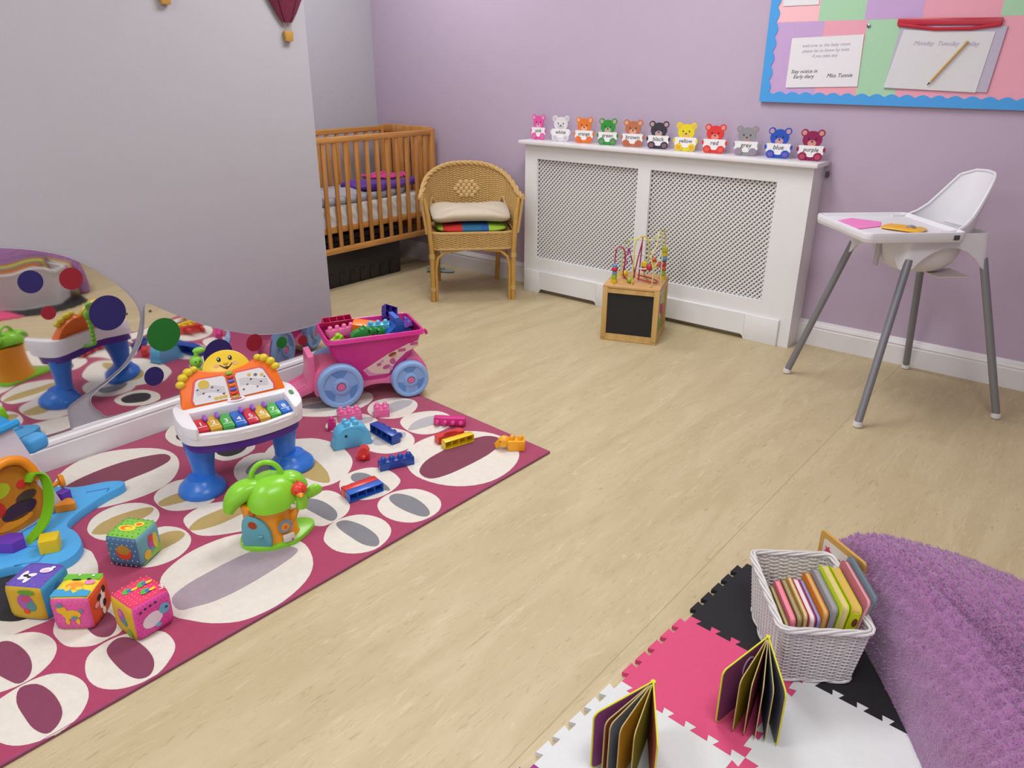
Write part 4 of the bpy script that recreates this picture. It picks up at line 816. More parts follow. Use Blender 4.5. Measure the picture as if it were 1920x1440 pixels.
# ------------------------------------------------------------------ building bricks
BC = {'pink': 'E873A8', 'magenta': 'D03383', 'blue': '2149A0', 'midblue': '2E66C4', 'skyblue': '5DB3DA', 'aqua': '56A9CC', 'red': 'CE3430', 'yellow': 'E8C51E', 'amber': 'EFA51C',
      'orange': 'F07A20', 'green': '23893C', 'lime': '9BC92E', 'violet': '402A8E', 'purple': '63309B', 'crimson': 'C92A63'}
def bp(c): return plast('brick_'+c, BC[c], 0.27)
U = 0.0305
def brick(nx, ny, col, label, loc, rot=(0, 0, 0), hh=0.030, group=None, studs=True, flat=False):
    """hollow stud brick, base centre at the origin, open underneath with cross walls"""
    m = bp(col); g = G(); w, d = nx*U, ny*U; th = 0.0022
    g.box((0, 0, hh-th/2), (w, d, th), m, 0.0008)
    for s in (-1, 1): g.box((s*(w-th)/2, 0, hh/2), (th, d, hh), m, 0.0008); g.box((0, s*(d-th)/2, hh/2), (w, th, hh), m, 0.0008)
    for i in range(1, nx): g.box((-w/2+i*U, 0, hh/2+0.001), (0.0016, d-th, hh-0.003), m)
    for j in range(1, ny): g.box((0, -d/2+j*U, hh/2+0.001), (w-th, 0.0016, hh-0.003), m)
    if studs:
        for i in range(nx):
            for j in range(ny): g.lathe([(0.0098, hh-0.001), (0.0098, hh+0.008), (0.0088, hh+0.0125), (0.006, hh+0.0155), (0.002, hh+0.0168)], m, TR(-w/2+(i+0.5)*U, -d/2+(j+0.5)*U, 0), 14)
    return tag(g.out('toy_brick', loc=loc, rot=rot), label, 'toy brick', group)
GR = 'toy bricks scattered on the rug'; Z = 0.0102
def deg(*a): return tuple(math.radians(x) for x in a)
brick(3, 2, 'pink', 'light pink toy brick standing behind the blue whale brick on the rug', (-2.215, 1.695, Z), deg(0, 0, 58), group=GR)
brick(2, 2, 'pink', 'light pink toy brick with two studs showing, alone near the wagon wheel', (-2.145, 1.800, Z), deg(0, 0, 50), group=GR)
brick(1, 1, 'magenta', 'small magenta single-stud toy brick beside the whale brick', (-2.19, 1.59, Z), deg(0, 0, 55), hh=0.034, group=GR)
brick(4, 1, 'blue', 'royal blue toy brick lying on its side right of the whale brick', (-1.985, 1.655, Z+0.0185), deg(-90, 0, -8), group=GR).scale = (1.2, 1.2, 1.2)
brick(4, 1, 'blue', 'dark blue four-stud toy brick standing upright on the rug', (-1.785, 1.548, Z), deg(0, 0, 66), group=GR)
brick(4, 1, 'magenta', 'magenta toy brick lying with its studs towards the yellow brick', (-1.880, 1.920, Z+0.0165), (math.radians(90), 0, math.radians(34)), group=GR)
def stud_row(g, m, n, z, M=None):
    for i in range(n): g.lathe([(0.0098, z-0.001), (0.0098, z+0.008), (0.0088, z+0.0125), (0.006, z+0.0155), (0.002, z+0.0168)], m, (M or Matrix()) @ TR((i-(n-1)/2)*U, 0, 0), 14)
brick(4, 1, 'red', 'red toy brick lying behind the open underside of the blue one', (-1.7355, 1.3545, Z+0.0155), (math.radians(90), 0, math.radians(78+180)), group=GR)
brick(4, 1, 'midblue', 'bright blue toy brick on its side showing four hollow cells, attached to the red brick', (-1.705, 1.348, Z+0.0155), (math.radians(90), 0, math.radians(78+180)), group=GR, studs=False)
brick(4, 1, 'yellow', 'yellow toy brick on its side showing its hollow cells, on the red brick', (-1.7185, 1.80, Z+0.0165), (math.radians(90), 0, math.radians(74+180)), group=GR)
def arch_brick():
    g = G(); m = bp('red'); M = frame((0, 0, 0), (1, 0, 0), (0, 0, 1)); poly = [(-0.055, 0), (-0.032, 0)] + [(-0.032*math.cos(PI*i/10), 0.020*math.sin(PI*i/10)) for i in range(11)][1:-1] + [(0.032, 0), (0.055, 0), (0.055, 0.03), (-0.055, 0.03)]
    g.prism(poly, -0.015, 0.015, m, M); stud_row(g, m, 1, 0.030, TR(-0.04, 0, 0)); stud_row(g, m, 1, 0.030, TR(0.04, 0, 0))
    tag(g.out('toy_brick', loc=(-1.768, 1.808, Z+0.0155), rot=(math.radians(90), 0, math.radians(254))), 'red arch-shaped toy brick lying behind the yellow brick', 'toy brick', GR)
arch_brick()
def red_small():
    g = G(); m = bp('red'); g.box((0, 0, 0.016), (0.042, 0.038, 0.032), m, 0.002); g.prism([(-0.018, 0), (0.018, 0), (0.018, 0.008), (0, 0.018), (-0.018, 0.004)], -0.016, 0.016, m, TR(0, 0, 0.031) @ RX(PI/2))
    g.lathe([(0.0098, 0), (0.0098, 0.008), (0.006, 0.0145), (0.001, 0.016)], m, TR(0, -0.016, 0.014) @ RX(PI/2), 14)
    tag(g.out('toy_brick', loc=(-1.917, 1.515, Z), rot=(0, 0, math.radians(48))), 'small glossy red roof-shaped toy brick in front of the whale brick', 'toy brick', GR)
red_small()
def whale():
    t = thing('whale_brick', 'sky blue whale-shaped toy brick with studs and a black eye', 'toy brick', (-2.035, 1.560, Z), math.radians(66), GR)
    m = bp('skyblue'); poly = [(-0.066, 0), (0.060, 0), (0.065, 0.018), (0.062, 0.042), (0.050, 0.066), (0.030, 0.080), (0.0, 0.084), (-0.030, 0.080), (-0.052, 0.064), (-0.064, 0.040), (-0.068, 0.016)]
    g = G(); g.prism(smooth_closed(poly, 2), -0.030, 0.030, m, frame((0, 0, 0), (1, 0, 0), (0, 0, 1)), bev=0.003)
    for i in (-1, 1):
        for j in (-1, 1): g.lathe([(0.0108, 0.0), (0.0108, 0.010), (0.009, 0.0155), (0.004, 0.018)], m, TR(i*0.0155-0.002, j*0.0145, 0.081), 14)
    g.out('body', t)
    g = G(); g.disk(-0.028, 0.050, 0.005, 0.005, m_ink, frame((0, -0.0305, 0), (1, 0, 0), (0, 0, 1)), t=0.001)
    g.tube([(-0.035, -0.0305, 0.072), (-0.010, -0.0305, 0.078), (0.020, -0.0305, 0.072), (0.040, -0.0305, 0.055)], 0.0006, plast('brick_aqua_dark', '3E8AAE'), 5); g.out('face', t)
whale()
def duck_brick():
    t = thing('animal_brick', 'amber elephant-shaped toy brick at the right corner of the rug', 'toy brick', (-1.562, 1.905, Z), math.radians(40), GR)
    m = bp('amber'); g = G(); F = frame((0, 0, 0), (1, 0, 0), (0, 0, 1))
    g.box((0.018, 0, 0.019), (0.062, 0.042, 0.038), m, 0.002); g.ball((-0.026, 0, 0.030), (0.025, 0.022, 0.022), m); g.tube([(-0.040, 0, 0.028), (-0.052, 0, 0.016), (-0.050, 0, 0.007)], [0.013, 0.011, 0.009], m, 10)
    for s in (-1, 1): g.disk(-0.028, 0.030, 0.012, 0.014, m, TR(0, s*0.018, 0) @ F, t=0.003)
    stud_row(g, m, 1, 0.038, TR(0.003, 0, 0)); stud_row(g, m, 1, 0.038, TR(0.033, 0, 0)); g.out('body', t)
    g = G()
    for s in (-1, 1): g.ball((-0.040, s*0.0180, 0.038), 0.0022, m_ink, n=8)
    g.out('eyes', t)
duck_brick()

# ------------------------------------------------------------------ pink wagon full of bricks
def wagon():
    rz = math.radians(62.6); o = Vector((-2.317, 1.744, 0)); z0 = 0.0105
    t = thing('toy_wagon', 'pink toy wagon with pale blue wheels, filled with building bricks', 'toy wagon', (o.x, o.y, 0), rz)
    mh = plast('hot_pink_plastic', 'C92C84', 0.3); mp = plast('light_pink_plastic', 'E3739E', 0.34); mb = plast('baby_blue_plastic', '8DB2E2', 0.38); md = plast('baby_blue_recess', '5F8FC8', 0.45)
    F = frame((0, 0, 0), (1, 0, 0), (0, 0, 1))
    r1, r2, xb = 0.092, 0.078, 0.288; Wd = 0.235
    # wheels
    for x, r in ((0.0, r1), (xb, r2)):
        for y, s in ((-0.002, -1), (Wd+0.002, 1)):
            g = G(); M = TR(x, y, z0+r) @ RX(PI/2) @ SC(1, 1, -s if s < 0 else 1)
            M = TR(x, y, z0+r) @ RX(PI/2 if s < 0 else -PI/2)
            g.lathe([(0.02, -0.030), (r*0.9, -0.030), (r, -0.024), (r, 0.002), (r*0.95, 0.009), (r*0.86, 0.011), (r*0.78, 0.009), (r*0.76, 0.004), (r*0.36, 0.004), (r*0.34, 0.010), (r*0.22, 0.011), (r*0.20, 0.004), (0.0, 0.004)], mb, M, 44)
            w_ = g.out('wheel', t)
            for k in range(3):
                g = G(); a0 = PI/2 + k*2*PI/3 + 0.05; half = 0.52
                poly = [(r*0.72*math.cos(a0+half*q), r*0.72*math.sin(a0+half*q)) for q in np.linspace(-1, 1, 9)] + [(r*0.44*math.cos(a0+half*0.62*q), r*0.44*math.sin(a0+half*0.62*q)) for q in np.linspace(1, -1, 7)]
                g.prism(poly, 0.0036, 0.0046, md, M); g.out('wheel_recess', w_)
            g = G(); g.lathe([(r*0.19, 0.003), (r*0.17, 0.009), (0.0, 0.010)], mp, M, 18); g.out('hub_cap', w_)
    # chassis with fenders
    g = G(); zc = z0
    side = [(-0.098, 0.055), (-0.095, 0.12), (-0.070, 0.158), (-0.02, 0.165), (0.03, 0.155), (0.07, 0.13), (0.12, 0.10), (0.20, 0.10), (0.235, 0.115), (0.262, 0.155), (0.30, 0.165), (0.345, 0.155), (0.372, 0.10), (0.368, 0.06), (0.33, 0.045), (0.25, 0.05), (0.19, 0.063), (0.13, 0.066), (0.08, 0.052), (0.02, 0.045), (-0.06, 0.045)]
    g.prism(smooth_closed([(x, z+zc) for x, z in side], 3), -Wd+0.012, -0.030, mp, F, bev=0.004)
    g.out('chassis', t)
    # folded handle: upright plate and sloping channel towards the left
    g = G(); yc = Wd/2
    pts = [(-0.088, 0.215), (-0.110, 0.212), (-0.114, 0.13), (-0.125, 0.092), (-0.22, 0.050), (-0.32, 0.022), (-0.32, 0.006), (-0.21, 0.030), (-0.11, 0.06), (-0.085, 0.08)]
    g.prism([(x, z+z0) for x, z in pts], -yc-0.065, -yc+0.065, mp, F, bev=0.003); g.prism([(x, z+z0+0.010) for x, z in [(-0.125, 0.088), (-0.22, 0.050), (-0.315, 0.020), (-0.315, 0.010), (-0.22, 0.036), (-0.12, 0.068)]], -yc+0.045, -yc+0.063, mp, F)
    g.prism([(x, z+z0+0.010) for x, z in [(-0.125, 0.088), (-0.22, 0.050), (-0.315, 0.020), (-0.315, 0.010), (-0.22, 0.036), (-0.12, 0.068)]], -yc-0.063, -yc-0.045, mp, F); g.out('handle', t)
    # bin
    zt = 0.292; zb = 0.098
    def sec(v):   # outline at height fraction v : (xmin, xmax, ymin, ymax)
        x0 = 0.085 - 0.116*(1-(1-v)**2.0); x1 = 0.215 + 0.135*(1-(1-v)**1.7)
        return x0, x1, 0.030-0.022*v, Wd-0.030+0.050*v
    def P(inner):
        def f(u, v):
            x0, x1, y0, y1 = sec(v); i = 0.006 if inner else 0
            pr = rrect((x0+x1)/2, (y0+y1)/2, x1-x0-2*i, y1-y0-2*i, 0.022, 4); k = len(pr); q = u*k; j = int(q) % k; p = Vector(pr[j]).lerp(Vector(pr[(j+1) % k]), q-int(q))
            return (p.x, p.y, zb + (zt-zb)*v)
        return f
    g = G(); g.grid(P(False), 80, 14, mh, None, True); g.grid(P(True), 80, 14, mh, None, True)
    x0, x1, y0, y1 = sec(0); g.prism(rrect((x0+x1)/2, (y0+y1)/2, x1-x0-0.001, y1-y0-0.001, 0.02), zb, zb+0.006, mh)
    x0, x1, y0, y1 = sec(1)
    for k, (of, z, r) in enumerate(((0.010, zt-0.010, 0.0045), (0.004, zt, 0.006), (0.006, zt-0.005, 0.006))):
        g.tube([(p[0], p[1], z) for p in rrect((x0+x1)/2, (y0+y1)/2, x1-x0+2*of, y1-y0+2*of, 0.03, 5)], r, mh, 8, True)
    g.tube([(x1+0.012, y0+0.012, zt-0.002), (x1+0.020, y0+0.015, zt-0.010), (x1+0.022, y0+0.017, zt-0.022)], 0.006, mh, 7)
    bn = g.out('bin', t)
    # floor inside the bin so that the bricks rest on a heap level
    # sticker
    def onside(x, z):   # point on the near side wall
        v = (z-zb)/(zt-zb); return Vector((x, sec(v)[2]-0.0012, z))
    a, b = onside(0.1, 0.11), onside(0.1, 0.28); M = frame(a, (1, 0, 0), b-a); Mi = M.inverted()
    def loc2(x, z): p = Mi @ onside(x, z); return (p.x, p.y)
    g = G(); g.prism([loc2(*p) for p in [(0.098, 0.148), (0.20, 0.205), (0.29, 0.242), (0.335, 0.252), (0.334, 0.226), (0.28, 0.205), (0.235, 0.165), (0.205, 0.118), (0.120, 0.118)]], 0.0, 0.0009, printed('sticker_cream', 'E3C6B8'), M)
    g.prism([loc2(*p) for p in [(0.099, 0.147), (0.116, 0.155), (0.128, 0.137), (0.150, 0.126), (0.203, 0.119), (0.120, 0.1185)]], 0.0009, 0.0013, printed('sticker_pink', 'D88FB5'), M)
    mr = printed('sticker_rose', 'C25C8A'); mbr = printed('sticker_brown', '8A4A2E'); mo = printed('sticker_peach', 'E0A47C')
    for x, z, rx, ry, mm in ((0.222, 0.203, 0.017, 0.008, mbr), (0.228, 0.194, 0.010, 0.008, mo), (0.222, 0.172, 0.012, 0.014, mr), (0.195, 0.150, 0.016, 0.009, mr), (0.165, 0.165, 0.010, 0.007, mr), (0.178, 0.178, 0.007, 0.006, printed('sticker_pink', '')), (0.214, 0.142, 0.008, 0.010, printed('sticker_pink', ''))):
        q = loc2(x, z); g.disk(q[0], q[1], rx, ry, mm, M, z=0.0013, a=0.3)
    q = loc2(0.262, 0.217); g.prism(rrect(q[0], q[1], 0.032, 0.014, 0.004), 0.0012, 0.0017, mr, M); q = loc2(0.313, 0.239); g.prism(rrect(q[0], q[1], 0.032, 0.014, 0.002), 0.0012, 0.0017, mr, M)
    g.out('sticker', bn)
    # bricks inside
    B = TR(o.x, o.y, 0) @ RZ(rz); GB = 'toy bricks heaped in the pink wagon'
    def put(ob, x, y, z, e): ob.matrix_world = B @ TR(x, y, z) @ Euler(deg(*e)).to_matrix().to_4x4(); return ob
    put(brick(4, 1, 'crimson', 'crimson toy brick upside down at the back left of the wagon, four cells showing', (0, 0, 0), group=GB), 0.045, 0.215, 0.318, (180+32, 0, 6))
    put(brick(4, 1, 'pink', 'light pink toy brick with a row of round studs inside the wagon', (0, 0, 0), group=GB), 0.040, 0.120, 0.276, (0, 0, 14))
    put(brick(2, 1, 'lime', 'lime green toy brick tilted in the front left corner of the wagon', (0, 0, 0), group=GB), 0.012, 0.050, 0.268, (20, -35, 20))
    put(brick(1, 1, 'violet', 'dark violet single-stud toy brick between lime and green bricks in the wagon', (0, 0, 0), group=GB), 0.075, 0.070, 0.262, (30, 10, 0))
    put(brick(3, 2, 'orange', 'bright orange toy brick lying on top of the heap in the wagon', (0, 0, 0), group=GB, studs=False), 0.135, 0.125, 0.288, (8, 8, -22))
    put(brick(2, 2, 'violet', 'dark violet toy brick standing on edge at the back of the wagon', (0, 0, 0), group=GB), 0.268, 0.175, 0.332, (232, 25, 10))
    put(brick(4, 1, 'purple', 'purple toy brick at the right end of the wagon', (0, 0, 0), group=GB), 0.318, 0.085, 0.285, (-20, 20, 70))
    put(brick(3, 1, 'skyblue', 'sky blue toy brick with rounded studs leaning in the middle of the wagon', (0, 0, 0), group=GB), 0.190, 0.085, 0.290, (12, -5, -15))
    g = G(); m = bp('midblue'); g.prism([(-0.06, 0), (0.065, 0), (0.06, 0.012), (0.0, 0.085), (-0.020, 0.085), (-0.012, 0.05), (-0.06, 0.012)], -0.03, 0.03, m, frame((0, 0, 0), (1, 0, 0), (0, 0, 1)))
    ob = tag(g.out('toy_brick'), 'bright blue wedge-shaped toy brick sticking up at the right of the wagon', 'toy brick', GB); put(ob, 0.255, 0.075, 0.272, (10, 0, 12))
    g = G(); m = bp('green'); F2 = frame((0, 0, 0), (1, 0, 0), (0, 0, 1)); g.prism(ell(-0.02, 0.01, 0.038, 0.034, 22), -0.018, 0.018, m, F2)
    for i in range(3): g.prism([(0.017*math.cos(a)*(1.25 if k % 2 else 0.8), 0.017*math.sin(a)*(1.25 if k % 2 else 0.8)) for k, a in enumerate(np.linspace(0, 2*PI, 13)[:-1])], -0.014, 0.014, m, TR(0.0+i*0.034, 0, 0.038-i*0.006) @ F2, bev=0.003)
    ob = tag(g.out('toy_brick'), 'green leafy tree-shaped toy brick at the near rim of the wagon', 'toy brick', GB); put(ob, 0.120, 0.045, 0.272, (0, 0, 5))
    # bricks lower in the heap carry the visible ones
    for i, (c, x, y, z, e) in enumerate((('purple', 0.10, 0.12, 0.215, (0, 0, 30)), ('magenta', 0.20, 0.12, 0.205, (0, 0, -20)), ('blue', 0.28, 0.13, 0.225, (0, 0, 10)), ('red', 0.03, 0.12, 0.225, (0, 0, 80)), ('yellow', 0.16, 0.15, 0.165, (0, 0, 0)))):
        put(brick(3, 2, c, '%s toy brick buried low in the heap of the wagon' % c, (0, 0, 0), group=GB), x, y, z, e)
wagon()

# ------------------------------------------------------------------ toy piano
def piano():
    rz = math.radians(73.6); o = (-2.124, 1.182, 0); z0 = 0.0102
    t = thing('toy_piano', 'white toy piano on blue legs with orange song book and smiling sun', 'toy piano', o, rz)
    mw = plast('ivory_plastic', 'E6E2E6', 0.33); mp = plast('deep_purple_plastic', '4B1F87', 0.4); mb = plast('azure_plastic', '2F74D0', 0.3); mo = plast('orange_plastic', 'EB6E18', 0.35); my = plast('sun_yellow_plastic', 'E2BE28', 0.3); my2 = plast('hand_yellow_plastic', 'DCC22A', 0.3)
    for s in (-1, 1):
        x = s*0.135
        g = G(); g.lathe([(0.0, 0.0), (0.070, 0.0), (0.072, 0.006), (0.068, 0.020), (0.056, 0.034), (0.043, 0.046), (0.0405, 0.052)], mb, TR(x+s*0.015, -0.015, z0) @ SC(1.05, 1.1, 1), 32)
        g.lathe([(0.039, 0.05), (0.037, 0.06), (0.043, 0.105), (0.052, 0.15), (0.056, 0.19), (0.0, 0.195)], mb, TR(x, 0, z0) @ SC(0.92, 1, 1), 26); g.out('leg', t)
    # body: curved slab, front lower edge bulging
    def outl(sc_=1.0, dx=0):
        return smooth_closed([(x*sc_, y*sc_) for x, y in [(-0.195, 0.02), (-0.190, -0.06), (-0.150, -0.100), (-0.05, -0.122), (0.05, -0.122), (0.150, -0.100), (0.190, -0.06), (0.195, 0.02), (0.175, 0.075), (0.09, 0.10), (-0.09, 0.10), (-0.175, 0.075)]], 4)
    T = TR(0, 0, 0.188) @ RX(math.radians(8))
    g = G(); g.prism(outl(0.93), 0.0, 0.034, mp, T, bev=0.004); g.out('underside', t)
    O = outl(); g = G()
    # white body with a real recess for the keys
    kx0, kx1, ky0, ky1 = -0.150, 0.150, -0.098, -0.008
    g.prism(O, 0.034, 0.062, mw, T, bev=0.0)
    def bar(x0, x1, y0, y1, z1=0.094, bev=0.006): g.box(((x0+x1)/2, (y0+y1)/2, (0.060+z1)/2), (x1-x0, y1-y0, z1-0.060), mw, bev, T)
    g.prism(smooth_closed([(-0.195, 0.02), (-0.190, -0.06), (-0.168, -0.092), (kx0, -0.100), (kx0, -0.05), (kx0, 0.0), (-0.14, 0.0), (0.0, 0.0), (0.14, 0.0), (kx1, 0.0), (kx1, -0.05), (kx1, -0.100), (0.168, -0.092), (0.190, -0.06), (0.195, 0.02), (0.175, 0.075), (0.09, 0.10), (-0.09, 0.10), (-0.175, 0.075)], 2), 0.060, 0.098, mw, T, bev=0.005)
    g.prism([(kx0-0.004, -0.100), (-0.05, -0.122), (0.05, -0.122), (kx1+0.004, -0.100), (kx1, -0.085), (0.05, -0.107), (-0.05, -0.107), (kx0, -0.085)], 0.060, 0.074, mw, T, bev=0.003)
    g.disk(0, 0.018, 0.028, 0.014, mw, T, z=0.098, t=0.006); body = g.out('body', t)
    g = G(); g.disk(0, 0.018, 0.019, 0.008, printed('badge_red', 'B8515E'), T, z=0.104); g.out('badge', t)
    g = G(); g.prism(rrect(0.172, -0.01, 0.012, 0.026, 0.005), 0.098, 0.1015, plast('switch_green', '4E8A4E'), T); g.out('switch', t)
    KC = ['C42A36', 'C99A32', '45A045', '2A62B4', 'C02A40', 'CBA23C', '4CAB48', '2C6CC4']
    n = 8; kw = (kx1-kx0)/n
    mi = printed('white_print', 'EFEFEF')
    for i in range(n):
        x = kx0 + kw*(i+0.5); yb_ = -0.085 - 0.018*(1-abs(i-3.5)/3.5)
        mk = plast('key_%d_plastic' % (i+1), KC[i], 0.25); g = G(); L = -0.012-yb_
        g.box((x, (yb_-0.012)/2, 0.0705), (kw-0.002, L, 0.017), mk, 0.003, T); k_ = g.out('key', t)
        g = G(); g.text(str(i+1), 0.030, mi, T @ TR(x, yb_+0.036, 0.0796), 0.0003); g.box((x, yb_+0.020, 0.0795), (kw*0.72, 0.0018, 0.001), mi, 0, T); g.out('number', k_)
    for i in (1, 2, 4, 5, 6):
        g = G(); g.box((kx0+kw*i, -0.025, 0.084), (0.013, 0.030, 0.014), plast('lavender_plastic', '8E52C0', 0.3), 0.0055, T, 3); g.out('black_key', t)
    # song book panel: stands at the back of the body, leaning back
    Q = T @ TR(0, 0.036, 0.094) @ RX(math.radians(52))
    pan = smooth_closed([(-0.158, -0.01), (-0.160, 0.03), (-0.145, 0.085), (-0.105, 0.118), (-0.06, 0.104), (0.0, 0.093), (0.06, 0.104), (0.105, 0.118), (0.145, 0.085), (0.160, 0.03), (0.158, -0.01), (0.08, -0.014), (0, -0.006), (-0.08, -0.014)], 4)
    g = G(); g.prism(pan, -0.02, 0.010, mo, Q, bev=0.005); pb = g.out('book_panel', t)
    g = G(); mpg = printed('page_white', 'D9D6D8')
    for s in (-1, 1):
        pg = [(s*0.016, 0.002), (s*0.125, 0.004), (s*0.128, 0.02), (s*0.108, 0.075), (s*0.098, 0.082), (s*0.022, 0.080), (s*0.016, 0.072)]
        g.prism(pg, 0.010, 0.0125, printed('page_rose_edge', 'D45A5A'), Q @ SC(1.05, 1.06, 1)); g.prism(pg, 0.0125, 0.0138, mpg, Q)
    pgo = g.out('pages', pb)
    mln = printed('note_grey', '6C6A76')
    for s in (-1, 1):
        g = G()
        for k in range(5): g.tube([(Q @ Vector((s*(0.024+0.09*q) , 0.030+0.005*k+0.008*math.sin(q*4+s), 0.0141))) for q in np.linspace(0, 1, 9)], 0.0004, mln, 4)
        for k in range(6): g.disk(s*(0.032+0.015*k), 0.022+0.014*(k % 3), 0.0035, 0.0027, mln if k % 2 else printed('note_maroon', '7A3040'), Q, z=0.0140)
        for k in range(3): g.disk(s*(0.03+0.014*k), 0.012, 0.007, 0.005, printed('note_yellow', 'CDB04E'), Q, z=0.0139) if s < 0 else g.disk(s*(0.06+0.02*k), 0.066-0.004*k, 0.006, 0.005, (printed('note_yellow', ''), mln)[k % 2], Q, z=0.0139)
        if s < 0: g.disk(-0.085, 0.064, 0.017, 0.014, printed('note_yellow', ''), Q, z=0.0139)
        g.out('music_print', pgo)
    g = G(); sc_ = ['7EB53C', 'CC3A30', '5A5AC0', 'E06A20', '5A5AC0', 'CC3A30', 'A9A83C']
    for k, c in enumerate(sc_): g.box((0, 0.084-k*0.0135, 0.0145), (0.022, 0.0105, 0.008), plast('spine_%d' % k, c), 0.003, Q)
    g.out('spine_rings', pb)
    S = Q @ TR(0, 0.094, -0.006)
    g = G(); sun = [(0.078*math.cos(a), 0.078*math.sin(a)*0.92) for a in np.linspace(0, PI, 24)] + [(-0.07, -0.03), (0.07, -0.03)]
    g.prism(sun, -0.008, 0.008, my, S, bev=0.004); sn = g.out('sun', t)
    g = G()
    for s in (-1, 1):
        g.disk(s*0.018, 0.042, 0.0065, 0.008, m_ink, S, z=0.008); g.disk(s*0.018-0.0015, 0.0445, 0.0022, 0.0024, mi, S, z=0.009); g.disk(s*0.030, 0.022, 0.009, 0.006, printed('cheek_blush', 'E0A878'), S, z=0.008)
    g.tube([S @ Vector((x, 0.024-0.013*math.cos(x/0.020*PI/2), 0.0088)) for x in np.linspace(-0.020, 0.020, 9)], 0.0018, printed('mouth_brown', '5A2418'), 5); g.prism([(-0.013, 0.0145), (0.0, 0.016), (0.013, 0.0145), (0, 0.005)], 0.008, 0.009, printed('mouth_brown', ''), S)
    g.ball((0, 0.027, 0.010), (0.008, 0.007, 0.007), my, S, 10); g.out('face', sn)
    for s in (-1, 1):
        g = G()
        for k, (x, y, r) in enumerate(((0.102, 0.119, 0.013), (0.121, 0.113, 0.0165), (0.140, 0.098, 0.0165), (0.152, 0.078, 0.015))): g.ball((s*x, y, 0.010), (r, r*0.85, r*0.9), my2, Q @ TR(0, 0, 0), 12)
        g.out('hand', t)
    # green caterpillar figure behind the left end
    C = TR(0, 0, 0)
    g = G(); ml = plast('apple_green_plastic', '7FC440', 0.35)
    bx, by = -0.076, 0.150
    for z, r in ((0.255, 0.013), (0.277, 0.013), (0.299, 0.013), (0.320, 0.013), (0.341, 0.013), (0.362, 0.0145)): g.ball((bx, by, z), (r, r, r*0.95), ml, n=12)
    g.ball((bx, by, 0.392), (0.021, 0.019, 0.021), ml, n=16); g.ball((bx+0.004, by, 0.418), (0.008, 0.008, 0.012), ml); g.ball((bx+0.014, by, 0.428), (0.021, 0.011, 0.011), ml, n=14)
    wm = g.out('caterpillar', t); g = G()
    for s in (-1, 1): g.ball((bx+s*0.007+0.002, by-0.0178, 0.396), 0.0026, m_ink, n=8)
    g.out('eyes', wm)
    g = G(); g.tube([(bx, by, 0.25), (bx, by-0.03, 0.24), (bx, 0.09, 0.235)], 0.008, ml, 8); g.out('caterpillar_arm', t)
piano()

